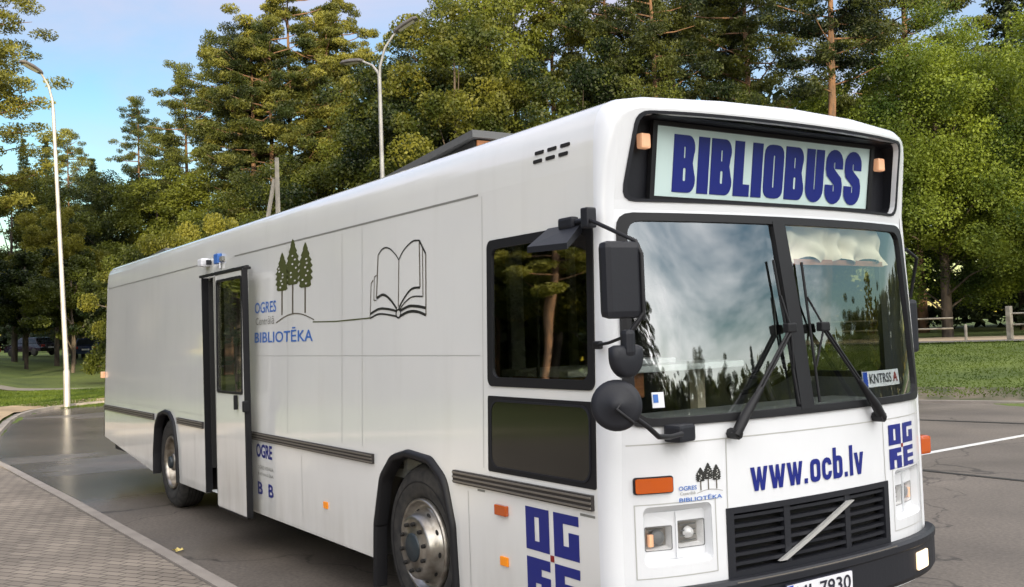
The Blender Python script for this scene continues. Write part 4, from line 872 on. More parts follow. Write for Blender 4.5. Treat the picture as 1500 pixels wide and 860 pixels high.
# wavy cream sheet behind the upper glass, brown strip along its lower edge
mb = MB(); nU, nV = 60, 14; Vb = []
for j in range(nV+1):
    for i in range(nU+1):
        u = 1.20+1.02*i/nU; f = j/nV; v = 2.41-.20*f-.02*math.sin(i*.35)*f
        Vb.append(mF(u, v, -.06-.025*math.sin(i*.55+f*2.2+1.3*math.sin(i*.21))*(.3+f)-.012*math.sin(i*.23-f*9)))
mb.add(Vb, [(j*(nU+1)+i, j*(nU+1)+i+1, (j+1)*(nU+1)+i+1, (j+1)*(nU+1)+i) for j in range(nV) for i in range(nU)], 'cream_matt', True); mb.build('cream_sheet', bus)
mb = MB(); mb.panel([(1.20, 2.185), (2.22, 2.185), (2.22, 2.215), (1.20, 2.215)], [], mF, .02, 'wood', w0=-.055, cu=CY); mb.build('cream_sheet_strip', bus)
mb = MB(); mb.panel(rrect(1.745, 1.485, 2.155, 1.575, .006, 2), [], mF, .004, 'plate', w0=-.02, cu=CY); mb.panel([(1.748, 1.488), (1.79, 1.488), (1.79, 1.572), (1.748, 1.572)], [], mF, .002, 'euroblue', w0=-.018, cu=[1.77])
put_text(mb, 'KNTRSS', 1.81, 1.505, 2.05, 1.56, mF, 'platetx', .01, -.017); put_text(mb, 'A', 2.07, 1.505, 2.13, 1.56, mF, 'red', .02, -.017); mb.build('windscreen_notice', bus)
mb = MB(); mb.panel([(.235, 1.475), (.295, 1.475), (.295, 1.55), (.235, 1.55)], [], mF, .002, 'plate', w0=.001, cu=[.26]); mb.panel([(.24, 1.50), (.265, 1.50), (.265, 1.54), (.24, 1.54)], [], mF, .002, 'skyblue', w0=.003); mb.build('sticker', bus)

# ------------------------------------------------------------------ street furniture
M['pole'] = mat('galvanised_steel', (.52, .50, .46), .45, .4); noise_mix(M['pole'], 2, (.34, .32, .29), (.48, .46, .42))
M['head'] = mat('lamp_head', (.10, .09, .085), .5)
M['opal'] = mat('lamp_glass', (.62, .60, .52), .3)
def street_lamp(x, y, h, dirs, label, lx=0, ly=0):
    z = terrain(x, y)-.05; t = root('street_lamp', (x, y, z), label, 'street lamp', 'street lamps round the yard')
    mb = MB(); mb.tube([(x, y, z), (x, y, z+1.2), (x, y, z+1.25), (x+lx, y+ly, z+h-1.2)], [.10, .10, .08, .052], 'pole', 12); mb.span((x-.09, y-.09, z), (x+.09, y+.09, z+.06), 'pole'); mb.build('pole', t)
    for dx, dy, rise, ln, tilt in dirs:
        d = Vector((dx, dy, 0)).normalized(); p0 = Vector((x+lx, y+ly, z+h-1.25)); P = [p0, p0+Vector((0, 0, .3*rise))+d*.04*ln, p0+Vector((0, 0, .75*rise))+d*.30*ln, p0+Vector((0, 0, 1.1*rise))+d*.8*ln]
        a_ = MB(); a_.tube(P, [.045, .04, .035, .03], 'pole', 8); ao = a_.build('arm', t)
        sd_ = Vector((-d.y, d.x, 0)); e = (d+Vector((0, 0, tilt))).normalized(); up = e.cross(sd_)*-1
        if up.z < 0: up = -up
        Q = P[-1]; hb = MB(); rg = []
        for f, w_, hh in ((-.05, .06, .04), (.05, .12, .07), (.35, .17, .085), (.62, .15, .07), (.72, .08, .04)):
            c = Q+e*f; rg.append([c+sd_*w_-up*.0, c+sd_*w_*.6+up*hh, c-sd_*w_*.6+up*hh, c-sd_*w_, c-sd_*w_*.8-up*.025, c+sd_*w_*.8-up*.025])
        hb.loft(rg, 'head', closed=True, smooth=False); hb.add(rg[0], [tuple(range(6))], 'head'); hb.add(rg[-1], [tuple(range(6))[::-1]], 'head')
        hb.add([Q+e*.1+sd_*.09-up*.03, Q+e*.6+sd_*.09-up*.03, Q+e*.6-sd_*.09-up*.03, Q+e*.1-sd_*.09-up*.03], [(0, 1, 2, 3)], 'opal'); hb.build('lamp_head', t)
    return t
street_lamp(-30.2, 2.62, 10.75, [(.35, -.75, 1, .5, .35)], 'tall grey street lamp with one head standing on the left lawn', -.15, -.24)
street_lamp(-20.88, 9.19, 10.3, [(.95, 1.0, 1.15, .62, .55), (-1.0, -.5, .55, .75, .05)], 'tall street lamp with two heads rising behind the bus')
street_lamp(-6.6, -9.5, 9.5, [(0, 1, 1, 1, .2)], 'street lamp on the pavement mirrored in the side of the bus')
# concrete utility pole with a brace
up_ = root('utility_pole', (-31.84, 10.27, terrain(-31.84, 10.27)), 'grey concrete utility pole with slanting brace seen above the bus roof', 'utility pole')
M['concpole'] = mat('concrete_pole', (.34, .32, .28), .8); noise_mix(M['concpole'], 3, (.20, .185, .16), (.30, .275, .24))
zt = 1.86+ (500-231)*38*.98/1462
mb = MB(); mb.tube([(-31.84, 10.27, 0), (-31.84, 10.27, zt)], [.13, .085], 'concpole', 6, smooth=False); mb.build('pole', up_)
mb = MB(); mb.tube([(-32.75, 8.9, 0), (-31.90, 10.18, zt-.8)], [.11, .08], 'concpole', 6, smooth=False); mb.build('brace', up_)
for k in range(3): MB().tube([(-31.94, 10.2, zt-.4-k*.35), (-32.05, 10.1, zt-.4-k*.35), (-32.05, 10.1, zt-.3-k*.35)], .018, 'concpole', 6).build('insulator_hook', up_)
# fence right
M['timber'] = mat('weathered_timber', (.22, .20, .17), .85); noise_mix(M['timber'], 4, (.15, .135, .11), (.28, .26, .22))
zf = lambda x, y: terrain(x, y)
fn = root('post_and_rail_fence', (-16.65, 31.39, zf(-16.65, 31.39)), 'weathered grey post and rail fence beside the sandy path on the right', 'fence')
fps = [rl(16.6, s) for s in (-9.6, -7.2, -4.9, -1.4, .3, 2.0, 4.5, 7.0, 9.5, 12, 14.5)]
for i, (x, y) in enumerate([rl(16.3, s) for s in (-4.4, -.95, 1.7, 4.4, 7.0, 9.6)]):
    MB().span((x-(.09 if i == 1 else .05), y-(.09 if i == 1 else .05), zf(x, y)-.1), (x+(.09 if i == 1 else .05), y+(.09 if i == 1 else .05), zf(x, y)+(1.22 if i == 1 else 1.05)), 'timber', bev=.02).build('post', fn)
for zz in (.95, .55):
    a_ = rl(16.3, -.95); b_ = rl(16.3, 9.6); MB().tube([(a_[0], a_[1], zf(*a_)+zz), (b_[0], b_[1], zf(*b_)+zz)], .032, 'timber', 6).build('rail', fn)
    a_ = rl(17.8, -8); b_ = rl(17.8, -3.2); MB().tube([(a_[0], a_[1], zf(*a_)+zz-.1), (b_[0], b_[1], zf(*b_)+zz-.1)], .035, 'timber', 6).build('rail', fn)
def bollard(x, y, h, label):
    z = zf(x, y); t = MB(); t.tube([(x, y, z-.1), (x, y, z+h*.9), (x, y, z+h)], [.055, .055, .035], 'timber', 10); tag(t.build('bollard', ori=(x, y, z)), label, 'bollard')
x, y = rl(15.9, -2.35); bollard(x, y, .62, 'short grey wooden marker post left of the fence by the sandy path')

# ------------------------------------------------------------------ cars
M['carglass'] = mat('car_glass', (.02, .025, .03), .08); M['taillight'] = mat('tail_light', (.45, .02, .015), .3)
def car(x, y, rz, key, label):
    z = terrain(x, y); t = root('parked_car', (0, 0, 0), label, 'car', 'cars parked beyond the left lawn')
    W_ = .88
    prof = [(-2.15, .35), (-2.2, .62), (-2.12, .92), (-1.75, .98), (-1.35, 1.42), (-.9, 1.49), (.35, 1.46), (1.05, 1.0), (1.95, .82), (2.15, .6), (2.15, .33)]
    rg = []
    for s_, k in ((-1, .94), (-.97, 1), (.97, 1), (1, .94)): rg.append([(px*(1 if abs(s_) < .99 else .985), s_*W_*(1 if pz < 1.05 else .80), pz) for px, pz in prof])
    mb = MB(); mb.loft(rg, key, closed=True, smooth=False); mb.add(rg[0], [tuple(range(11))], key); mb.add(rg[-1], [tuple(range(11))[::-1]], key); mb.build('body', t)
    mb = MB()
    for s_ in (-1, 1): mb.add([(-1.62, s_*.885, 1.02), (-1.30, s_*.73, 1.38), (.30, s_*.73, 1.40), (.88, s_*.885, 1.02)], [(0, 1, 2, 3)], 'carglass')
    mb.add([(-1.80, -.70, 1.00), (-1.42, -.60, 1.40), (-1.42, .60, 1.40), (-1.80, .70, 1.00)], [(0, 1, 2, 3)], 'carglass'); mb.add([(1.09, -.70, 1.02), (.44, -.60, 1.43), (.44, .60, 1.43), (1.09, .70, 1.02)], [(0, 1, 2, 3)], 'carglass'); mb.build('windows', t)
    for s_ in (-1, 1): MB().box((-2.17, s_*.66, .80), (.06, .30, .15), 'taillight', bev=.01).build('tail_light', t)
    MB().box((-2.215, 0, .66), (.012, .5, .11), 'plate').build('number_plate', t)
    for wx in (-1.35, 1.35):
        for s_ in (-1, 1): MB().lathe([(0, .1), (.2, .1), (.3, .08), (.32, .0), (.3, -.1)], (wx, s_*.80, .32), (0, s_, 0), 'tyre', 20).build('wheel', t)
    t.location = (x, y, z); t.rotation_euler = (0, 0, rz); return t
M['car_red'] = mat('car_red', (.35, .02, .02), .25, coat=.5); M['car_dark'] = mat('car_dark', (.02, .02, .03), .2, coat=.5); M['car_navy'] = mat('car_navy', (.03, .045, .11), .2, coat=.5)
car(-83.9, 5.1, R(150), 'car_red', 'red car at the left edge of the photo, first in the row beyond the lawn')
car(-83.4, 8.9, R(210), 'car_dark', 'black car parked beyond the lawn between the pine trunk and the street lamp')
car(-74.8, 11.7, R(160), 'car_navy', 'dark blue car parked beyond the lawn between the street lamp and the bus')

# ------------------------------------------------------------------ trees
def leafmat(name, c1, c2, trans=.35):
    m = bpy.data.materials.new(name); m.use_nodes = True; nt = m.node_tree
    b = nt.nodes['Principled BSDF']; b.inputs['Roughness'].default_value = .55; b.inputs['Specular IOR Level'].default_value = .3
    tc = N(m, 'ShaderNodeTexCoord'); no = N(m, 'ShaderNodeTexNoise'); no.inputs['Scale'].default_value = .55; no.inputs['Detail'].default_value = 3; L(m, tc.outputs['Object'], no.inputs['Vector'])
    n2 = N(m, 'ShaderNodeTexWhiteNoise'); L(m, tc.outputs['Object'], n2.inputs['Vector'])
    oi = N(m, 'ShaderNodeObjectInfo'); ad = N(m, 'ShaderNodeMath', operation='ADD'); ml = N(m, 'ShaderNodeMath', operation='MULTIPLY_ADD'); ml.inputs[1].default_value = .30; ml.inputs[2].default_value = -.15
    L(m, oi.outputs['Random'], ml.inputs[0]); L(m, no.outputs['Fac'], ad.inputs[0]); L(m, ml.outputs[0], ad.inputs[1])
    r = N(m, 'ShaderNodeValToRGB'); r.color_ramp.elements[0].position = .32; r.color_ramp.elements[1].position = .68; r.color_ramp.elements[0].color = (*c1, 1); r.color_ramp.elements[1].color = (*c2, 1)
    L(m, ad.outputs[0], r.inputs['Fac']); L(m, r.outputs['Color'], b.inputs['Base Color'])
    tl = N(m, 'ShaderNodeBsdfTranslucent'); sc = N(m, 'ShaderNodeVectorMath', operation='MULTIPLY'); sc.inputs[1].default_value = (1.6, 1.5, .6); L(m, r.outputs['Color'], sc.inputs[0]); L(m, sc.outputs[0], tl.inputs['Color'])
    mx_ = N(m, 'ShaderNodeMixShader'); mx_.inputs[0].default_value = trans; out = nt.nodes['Material Output']
    L(m, b.outputs[0], mx_.inputs[1]); L(m, tl.outputs[0], mx_.inputs[2]); L(m, mx_.outputs[0], out.inputs['Surface'])
    return m
M['needle'] = leafmat('pine_needles', (.008, .016, .004), (.095, .108, .018), .22)
M['needle_sunlit'] = leafmat('pine_needles_sunlit', (.028, .042, .009), (.195, .190, .034), .28)  # pine needles again, lighter and yellower to put low sunlight into their colour
M['spruceleaf'] = leafmat('spruce_needles', (.007, .016, .006), (.028, .042, .013), .15)
M['leaf'] = leafmat('broad_leaves', (.007, .016, .003), (.100, .118, .014), .24)
M['leaf_light'] = leafmat('light_broad_leaves', (.022, .046, .007), (.175, .225, .030), .40)
M['leaf_gold'] = leafmat('gold_broad_leaves', (.035, .050, .008), (.17, .165, .024), .35)  # broad leaves in a lighter gold tone
M['leaf_rust'] = leafmat('rusty_leaves', (.10, .07, .015), (.24, .11, .03), .4)
M['bark'] = mat('bark', (.11, .085, .065), .9); noise_mix(M['bark'], 6, (.035, .028, .023), (.10, .078, .06), vec_scale=(1, 1, .25)); bump(M['bark'], 14, .8, .03)
M['pinebark'] = mat('pine_bark', (.14, .08, .045), .9); noise_mix(M['pinebark'], 5, (.075, .048, .032), (.19, .10, .052), vec_scale=(1, 1, .3)); bump(M['pinebark'], 14, .8, .03)

def leaf_mesh(name, C, S, key, rg, aspect=.5, up=.0):
    """C: leaf centres (n,3), S: leaf sizes (n); one small quad per leaf, random direction"""
    n = len(C); d = rg.normal(size=(n, 3)); d[:, 2] += up; d /= np.linalg.norm(d, axis=1)[:, None]
    e = rg.normal(size=(n, 3)); e -= (e*d).sum(1)[:, None]*d; e /= np.linalg.norm(e, axis=1)[:, None]
    a = e*S[:, None]*.5; b = np.cross(d, e)*S[:, None]*.5*aspect
    V = np.empty((n, 4, 3)); V[:, 0] = C-a; V[:, 1] = C-b; V[:, 2] = C+a; V[:, 3] = C+b
    me = bpy.data.meshes.new(name); me.vertices.add(n*4); me.vertices.foreach_set('co', V.ravel()); me.loops.add(n*4); me.loops.foreach_set('vertex_index', np.arange(n*4, dtype=np.int32))
    me.polygons.add(n); me.polygons.foreach_set('loop_start', np.arange(n, dtype=np.int32)*4); me.update(calc_edges=True); me.validate(); me.materials.append(M[key]); return me
def clumps(cs, rad, per, rg, flat=.7):
    P = []
    for c, r, n in zip(cs, rad, per):
        q = rg.normal(size=(n, 3)); q /= np.linalg.norm(q, axis=1)[:, None]; q *= (rg.random(n)**.45)[:, None]; q[:, 2] *= flat; P.append(np.array(c)+q*r)
    return np.concatenate(P)
PROTO = {}
def make_tree(name, tb, crown_me, trunk_name='trunk'):
    tm = tb.build('trunk'); me = tm.data; COL.objects.unlink(tm); bpy.data.objects.remove(tm); PROTO[name] = (me, crown_me)
def proto_pine(name, seed, H=20., key='needle', start=.42, R0=3.2, n=9000, ls=.34):
    n = int(n*5.2); ls *= .55
    rg = np.random.default_rng(seed); tb = MB(); bend = rg.normal(size=2)*.3
    tr = lambda f: Vector((bend[0]*math.sin(f*2.5), bend[1]*math.sin(f*2), H*f))
    tb.tube([tr(f) for f in (0, .12, .3, .5, .7, .85, .97)], [.26, .22, .19, .16, .11, .07, .03], 'pinebark', 8)
    cs = []; rd = []; nb = 44
    for k in range(nb):
        f = start+(.97-start)*(k/(nb-1))**.9; a = k*2.4+rg.normal()*.4; shape = math.sin(PI*min(1, (f-start)/(1-start)*.80+.16))**.7
        ln = R0*shape*rg.uniform(.65, 1.15); p = tr(f); d = Vector((math.cos(a), math.sin(a), rg.uniform(.05, .4))); q = p+d*ln
        tb.tube([p, p+d*ln*.5+Vector((0, 0, -.1)), q], [.045, .03, .012], 'pinebark', 5)
        for j in range(4):
            t = (.45, .7, .9, 1.05)[j]; c = p.lerp(q, t)+Vector(rg.normal(size=3)*.28); cs.append(c); rd.append(rg.uniform(.42, .88)*(.6+.4*shape))
    cs.append(tr(1.0)); rd.append(.8)
    w_ = np.array(rd)**2; per = np.maximum((n*w_/w_.sum()).astype(int), 10); C = clumps(cs, rd, per, rg, .42)
    make_tree(name, tb, leaf_mesh(name, C, rg.uniform(.6, 1.3, len(C))*ls, key, rg, .32, .6))
def proto_spruce(name, seed, H=20., n=9000, key='spruceleaf', R0=2.7):
    n = int(n*4.2)
    rg = np.random.default_rng(seed); tb = MB(); tb.tube([(0, 0, 0), (0, 0, H*.5), (0, 0, H*.99)], [.22, .14, .02], 'bark', 7); cs = []; rd = []
    for k in range(46):
        f = .06+.92*k/45; Lr = R0*(1-f)**.85+.12
        for j in range(5):
            a = j*1.257+k*.9+rg.normal()*.3; ln = Lr*rg.uniform(.7, 1.15)
            for t in (.35, .65, .95): cs.append((math.cos(a)*ln*t, math.sin(a)*ln*t, H*f-ln*t*.28+rg.normal()*.08)); rd.append(.22+.30*(1-f)*(1.2-t*.5))
    w_ = np.array(rd)**2; per = np.maximum((n*w_/w_.sum()).astype(int), 3); C = clumps(cs, rd, per, rg, .55)
    make_tree(name, tb, leaf_mesh(name, C, rg.uniform(.6, 1.3, len(C))*.22, key, rg, .35, .2))
def proto_broad(name, seed, H=14., Rr=4.2, base=.14, n=14000, ls=.26, key='leaf', nc=110, tr_r=.22, taper=.0):
    n = int(n*4.4); ls *= .54
    rg = np.random.default_rng(seed); tb = MB(); tb.tube([(0, 0, 0), (.1, 0, H*.25), (-.05, .1, H*.5), (0, 0, H*.85)], [tr_r, tr_r*.8, tr_r*.5, .03], 'bark', 8); cs = []; rd = []
    for k in range(nc):
        q = rg.normal(size=3); q /= np.linalg.norm(q); r = rg.random()**.4; q = q*r
        lump = 1+.30*math.sin(q[0]*5+seed)+.18*math.sin(q[1]*6+seed*2)+.14*math.sin(q[2]*7)
        z = H*(base+(1-base)*(.5+.5*q[2])); wz = 1-taper*(.5+.5*q[2]); c = (q[0]*Rr*lump*wz, q[1]*Rr*lump*wz, z); cs.append(c); rd.append(rg.uniform(.55, 1.15)*Rr*.22)
        if k % 11 == 0: tb.tube([(0, 0, z*.6), Vector((0, 0, z*.6)).lerp(Vector(c), .5)+Vector((0, 0, .2)), c], [.05, .03, .010], 'bark', 5)
    w_ = np.array(rd)**2; per = np.maximum((n*w_/w_.sum()).astype(int), 10); C = clumps(cs, rd, per, rg, .7)
    make_tree(name, tb, leaf_mesh(name, C, rg.uniform(.6, 1.35, len(C))*ls, key, rg, .62, .3))
proto_pine('pineA', 1, key='needle', n=9000); proto_pine('pineB', 2, key='needle_sunlit', start=.30, R0=4.2, n=13000, ls=.36); proto_pine('pineC', 3, key='needle', start=.5, R0=2.8, n=8000); proto_pine('pineD', 4, key='needle_sunlit', start=.34, R0=2.9, n=9000)
proto_spruce('spruceA', 5); proto_spruce('spruceB', 6, R0=3.3, n=11000); proto_spruce('spruceS', 16, R0=3.9, n=12000)
proto_broad('broadA', 7, key='leaf'); proto_broad('broadB', 8, key='leaf_gold', Rr=3.8); proto_broad('broadC', 9, key='leaf', Rr=4.8, base=.08); proto_broad('lindenA', 10, key='leaf_light', n=36000, ls=.19, Rr=5.2, base=.05, nc=200, taper=.45, H=14)
proto_broad('lindenB', 11, key='leaf_light', n=26000, ls=.20, Rr=4.6, base=.05, nc=160, H=14, taper=.2)
proto_broad('bushY', 12, H=5, Rr=2.2, base=.02, n=7000, ls=.17, key='leaf_gold', nc=60, tr_r=.07); proto_broad('bushR', 13, H=5, Rr=2.0, base=.02, n=7000, ls=.17, key='leaf_rust', nc=60, tr_r=.07); proto_broad('bushG', 14, H=5, Rr=2.2, base=.02, n=7000, ls=.17, key='leaf', nc=60, tr_r=.07)
proto_broad('smallA', 15, H=6, Rr=2.4, base=.30, n=7000, ls=.22, key='leaf', nc=60, tr_r=.10)
PH = {'pine': 20., 'spruc': 20., 'broad': 14., 'linde': 14., 'bush': 5., 'small': 6.}
def tree(proto, x, y, h, label, cat, name, group, wid=1.0, rz=None):
    base_h = [v for k, v in PH.items() if proto.startswith(k)][0]; z = terrain(x, y)-.1
    t = root(name, (x, y, z), label, cat, group); s = h/base_h; t.scale = (s*wid, s*wid, s); t.rotation_euler = (0, 0, random.uniform(0, 6.28) if rz is None else rz)
    for me, nm in zip(PROTO[proto], ('trunk', 'crown')):
        o = bpy.data.objects.new(nm, me); COL.objects.link(o); o.parent = t
    return t
G1 = 'pines of the wood behind the bus'; G2 = 'spruces of the wood'; G3 = 'leafy trees along the edge of the wood'; G4 = 'shrubs behind the bus'; G5 = 'young trees on the left lawn'
T = [
 ('pineD', -48.0, 1.7, 20.5, 1.05, 'near pine with golden sunlit needles filling the left edge of the photo', G1),
 ('pineB', -53.5, -2.5, 20.5, .9, 'golden pine left of the one at the photo edge', G1),
 ('spruceA', -115.2, 12.7, 23.5, .8, 'far thin spruce top left of the first street lamp', G2), ('spruceA', -105.0, 13.4, 22.2, .8, 'far spruce directly behind the first street lamp', G2),
 ('pineD', -89.9, 12.8, 19.5, .8, 'slender lit pine just right of the first street lamp', G1),
 ('broadB', -70.7, 6.1, 13.4, 1, 'yellow green tree low at the left edge behind the pine', G3), ('broadB', -65.5, 7.9, 10.6, 1, 'yellow leafy tree behind the foot of the left street lamp', G3),
 ('spruceB', -89.5, 14.8, 17.5, .9, 'dark spruce between the first street lamp and the round topped pine', G2), ('broadC', -80.1, 10.8, 15.0, 1, 'dark leafy tree behind the left street lamp', G3),
 ('pineD', -85.8, 17.9, 22.0, .75, 'pine with rounded golden top standing alone in the sky gap', G1),
 ('broadC', -74.5, 13.6, 14.5, 1, 'dark leafy tree under the lone golden pine top', G3), ('broadA', -71.9, 15.9, 14.6, 1.1, 'dark leafy tree above the rear end of the bus', G3),
 ('pineA', -77.1, 19.8, 23.2, .85, 'dark green pine right of the lone golden one', G1), ('spruceB', -81.3, 19.4, 19.5, 1, 'dark spruce between two pines over the bus rear', G2),
 ('pineC', -72.3, 21.7, 25.2, .95, 'tall dark thin pine left of the big golden pine', G1), ('broadA', -68.1, 18.6, 15.0, 1.2, 'dark leafy tree below the tall thin pine', G3),
 ('pineB', -63.2, 23.0, 27.0, .95, 'big spreading golden pine left of the two headed lamp', G1), ('pineB', -65.8, 28.0, 27.2, .75, 'second golden pine just left of the two headed lamp', G1),
 ('pineB', -60.6, 20.6, 23.0, .95, 'lower golden pine filling out the big golden group left of the lamp', G1), ('pineB', -61.5, 25.0, 24.0, .9, 'golden pine in front of the gap in the big golden group', G1),
 ('pineA', -62.0, 19.6, 22.5, 1.0, 'pine with shaded lower branches under the big golden pine', G1), ('spruceB', -70.1, 27.8, 23.0, 1.1, 'dark spruce behind the big golden pines', G2),
 ('broadC', -54.5, 18.2, 12.6, 1.1, 'dark leafy tree behind the concrete utility pole', G3), ('broadA', -51.6, 20.1, 13.5, 1.1, 'dark leafy tree right of the concrete utility pole', G3),
 ('broadA', -45.8, 23.1, 18.3, 1.0, 'tall leafy tree just right of the two headed lamp', G3), ('broadB', -40.8, 23.4, 18.6, .95, 'tall yellow leafed tree above the roof hatch', G3),
 ('broadC', -44.2, 29.6, 22.5, .8, 'tallest leafy tree behind the roof hatch', G3), ('broadC', -51.9, 24.2, 16.4, 1, 'leafy tree standing behind the two headed lamp', G3),
 ('pineA', -53.7, 29.5, 22.6, 1, 'pine behind the leafy trees right of the two headed lamp', G1), ('pineD', -55.4, 34.4, 26.5, 1, 'golden pine high behind the roof hatch', G1), ('spruceB', -58.7, 28.6, 20.5, 1.1, 'spruce filling the gap behind the two headed lamp', G2),
 ('pineB', -44.7, 32.4, 23.5, .9, 'spreading golden pine above the middle of the bus roof', G1), ('broadA', -35.8, 27.6, 16.8, .9, 'dark leafy tree above the bus roof vents', G3),
 ('pineC', -39.6, 32.5, 23.2, 1, 'tall pine with bare orange trunk left above the front of the bus', G1), ('pineC', -33.4, 30.4, 20.6, .9, 'pine with bare orange trunk directly over the front corner of the bus', G1),
 ('pineA', -37.3, 37.9, 22.4, 1, 'dark pine behind the bare trunks over the bus front', G1), ('broadC', -32.3, 28.6, 12.6, .9, 'low dark leafy tree over the front corner of the bus', G3),
 ('pineA', -32.6, 36.9, 22.0, 1.1, 'dark pine over the destination sign', G1), ('pineC', -24.1, 31.1, 20.8, 1, 'pine with thick bare trunk left of the big lime green tree', G1),
 ('spruceB', -37.5, 40.6, 22.0, 1.2, 'dark spruce between the pines over the destination sign', G2), ('broadA', -28.5, 29.8, 12.8, .9, 'leafy tree over the left of the destination sign', G3),
 ('lindenA', -22.2, 37.0, 15.3, 1.05, 'big bright lime green leafy tree right of the bus', G3), ('lindenB', -18.6, 40.6, 15.6, 1.1, 'second lime green leafy tree at the right edge of the photo', G3),
 ('lindenB', -26.5, 34.0, 12.2, 1.0, 'lower lime green leafy tree just behind the right end of the sign', G3),
 ('pineA', -29.7, 46.3, 24.0, 1.1, 'dark pine rising behind the big lime green tree', G1), ('spruceB', -25.5, 49.1, 22.5, 1.2, 'dark spruce in the upper right corner of the photo', G2),
 ('lindenB', -13.6, 42.2, 15.2, 1.1, 'leafy tree just beyond the right edge of the photo', G3),
 ('bushG', -45.0, 8.0, 6.1, 1, 'green shrub showing over the rear of the bus roof', G4), ('bushR', -46.5, 10.4, 6.4, .5, 'rust coloured shrub over the rear roof hatch', G4), ('bushY', -42.4, 9.2, 6.9, .8, 'yellow shrub showing over the bus roof', G4), ('bushY', -45.8, 12.1, 8.2, .7, 'pointed yellow green shrub over the bus roof', G4), ('bushG', -50.1, 15.2, 8.4, 1, 'feathery green shrub left of the utility pole', G4),
 ('smallA', -61.5, 5.6, 7.2, 1.1, 'young tree on the lawn behind the pine trunk', G5), ('smallA', -67.1, 9.2, 8.2, 1.2, 'young tree on the lawn in front of the dark blue car', G5), ('smallA', -57.1, 7.4, 6.8, 1.1, 'young tree on the lawn beside the street lamp', G5), ('smallA', -73.6, 7.1, 7.6, 1.1, 'young tree on the lawn left of the street lamp', G5)]
for pr, x, y, h, wd, lb, gp in T:
    k = 'pine' if pr.startswith('pine') else 'spruce' if pr.startswith('spr') else 'shrub' if pr.startswith('bush') else 'tree'
    tree(pr, x, y, h, lb, k, {'pine': 'pine_tree', 'spruce': 'spruce_tree', 'shrub': 'shrub', 'tree': 'leafy_tree'}[k], gp, wd)
# bare pine trunk standing near, left edge: the pine rooted at (-48, 1.7) gets its lower trunk from its own mesh
# trees around the yard outside the photo: they shade it and are mirrored in the glass
s_ = Vector((math.cos(R(SUN_AZ)), math.sin(R(SUN_AZ)))); p_ = Vector((-s_.y, s_.x))
rn = random.Random(5)
for row, dist in enumerate((41, 46.5, 52)):
    k = -4+row*1.0
    while k < 30:
        q = s_*dist+p_*k + Vector((rn.uniform(-1, 1), rn.uniform(-1, 1))); pr = rn.choice(['spruceS', 'spruceS', 'broadC', 'pineA'] if row < 2 else ['spruceS', 'pineA'])
        tree(pr, q.x, q.y, (rn.uniform(18, 23) if pr != 'broadC' else rn.uniform(15, 18))*(1 if k < 11 else .72), 'tree of the belt across the yard behind the photographer', 'tree', 'belt_tree', 'trees of the belt behind the photographer', 1.15); k += rn.uniform(3.6, 5.0)
for i in range(44):
    a = R(-6+i*2.1+rn.uniform(-.6, .6)); d = rn.uniform(72, 98); tree(rn.choice(['spruceS', 'broadC', 'broadC', 'broadA', 'broadA', 'pineB']), d*math.cos(a), d*math.sin(a), rn.uniform(7, 12), 'tree far across the yard in front of the bus', 'tree', 'distant_tree', 'distant trees in front of the bus', 1.3)
for i in range(34):
    a = R(183+i*1.75+rn.uniform(-.8, .8)); d = rn.uniform(28, 54); tree(rn.choice(['pineB', 'broadB', 'broadA', 'spruceB', 'pineD']), -4+d*math.cos(a), -4+d*math.sin(a), rn.uniform(13, 19), 'tree in the wood beside the pavement', 'tree', 'wood_tree', 'trees beside the pavement', 1.2)

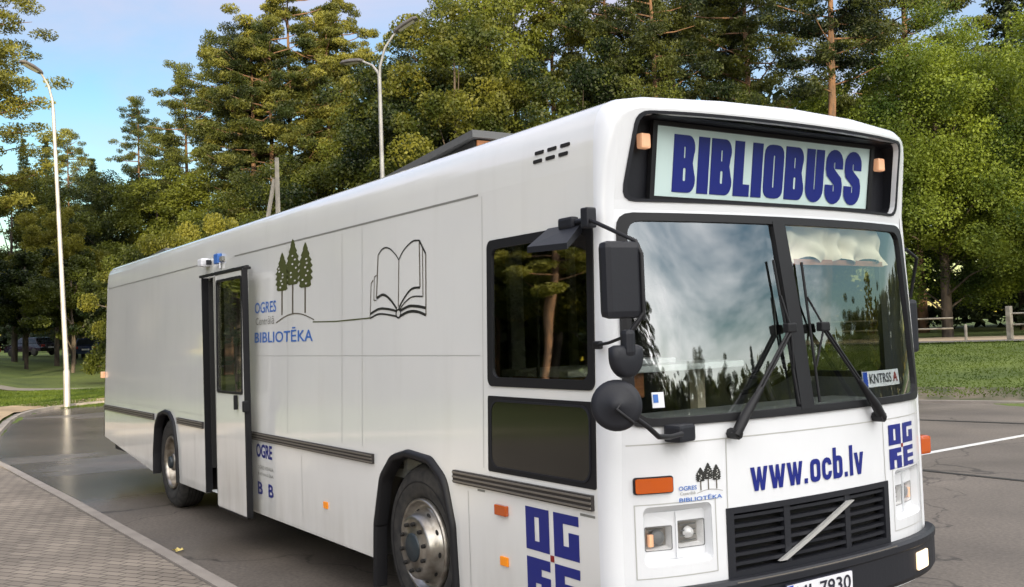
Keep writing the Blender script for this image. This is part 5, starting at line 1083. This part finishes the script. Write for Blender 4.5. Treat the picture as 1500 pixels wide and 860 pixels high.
# far wood: one dense mass nobody could count
rg = np.random.default_rng(21); cs = []; rd = []
for k in range(900):
    a = R(rg.uniform(108, 186)); d = rg.uniform(0, 1)
    base = np.interp(math.degrees(a), [108, 140, 150, 160, 170, 186], [62, 66, 86, 108, 128, 132]); rr2 = base+d*14
    hmax = np.interp(math.degrees(a), [108, 125, 140, 150, 158, 164, 186], [15, 15, 15, 14, 12, 9, 10])
    x, y = CAMXY[0]+rr2*math.cos(a), CAMXY[1]+rr2*math.sin(a); cs.append((x, y, terrain(x, y)+rg.uniform(0.2, hmax))); rd.append(rg.uniform(1.6, 2.8))
C = clumps(cs, rd, [75]*len(cs), rg, .8); M['far'] = leafmat('far_wood_leaves', (.010, .018, .006), (.030, .042, .012), .2)
o = bpy.data.objects.new('far_wood', leaf_mesh('far_wood', C, rg.uniform(.7, 1.3, len(C))*.85, 'far', rg, .7)); COL.objects.link(o); tag(o, 'dense dark wood closing the view behind the nearer trees', 'wood', None, 'stuff')
cs = []; rd = []
for k in range(1500):
    a = R(rg.uniform(186, 470)); d = rg.uniform(0, 1); az = math.degrees(a); low_ = -60 < (az-360) < 110
    rr2 = (100 if az > 350 else 62)+d*12; hm = 10 if az > 350 else (7 if az > 296 else 13)
    x, y = CAMXY[0]+rr2*math.cos(a), CAMXY[1]+rr2*math.sin(a); cs.append((x, y, terrain(x, y)+rg.uniform(0.2, hm))); rd.append(rg.uniform(1.8, 3.2))
C = clumps(cs, rd, [36]*len(cs), rg, .8)
o = bpy.data.objects.new('far_wood', leaf_mesh('surrounding_wood', C, rg.uniform(.7, 1.3, len(C))*1.5, 'leaf', rg, .8)); COL.objects.link(o); tag(o, 'wood all round the yard outside the photo mirrored in the bus glass', 'wood', None, 'stuff')
M['blade'] = leafmat('grass_blades', (.035, .065, .008), (.10, .14, .018), .3)
# grass tufts on the lawns near their edges
rg = np.random.default_rng(4); P = []
for k in range(110000):
    if rg.random() < .5:
        a = R(rg.uniform(160, 176)); r = rg.uniform(34.2, 44.5); x, y = CAMXY[0]+r*math.cos(a), CAMXY[1]+r*math.sin(a)
        if (x+31.3)**2+(y-3.0)**2 < 2: pass
    else: x, y = rl(rg.uniform(.4, 14)**1, rg.uniform(-14, 14))
    P.append((x, y, terrain(x, y)+.03))
o = bpy.data.objects.new('grass', leaf_mesh('grass', np.array(P), rg.uniform(.04, .10, len(P)), 'blade', rg, .35, 0)); COL.objects.link(o); tag(o, 'short green grass tufts on the lawns round the yard', 'grass', None, 'stuff')
scene.cycles.max_bounces = 8; scene.cycles.transparent_max_bounces = 16
scene.render.film_transparent = False
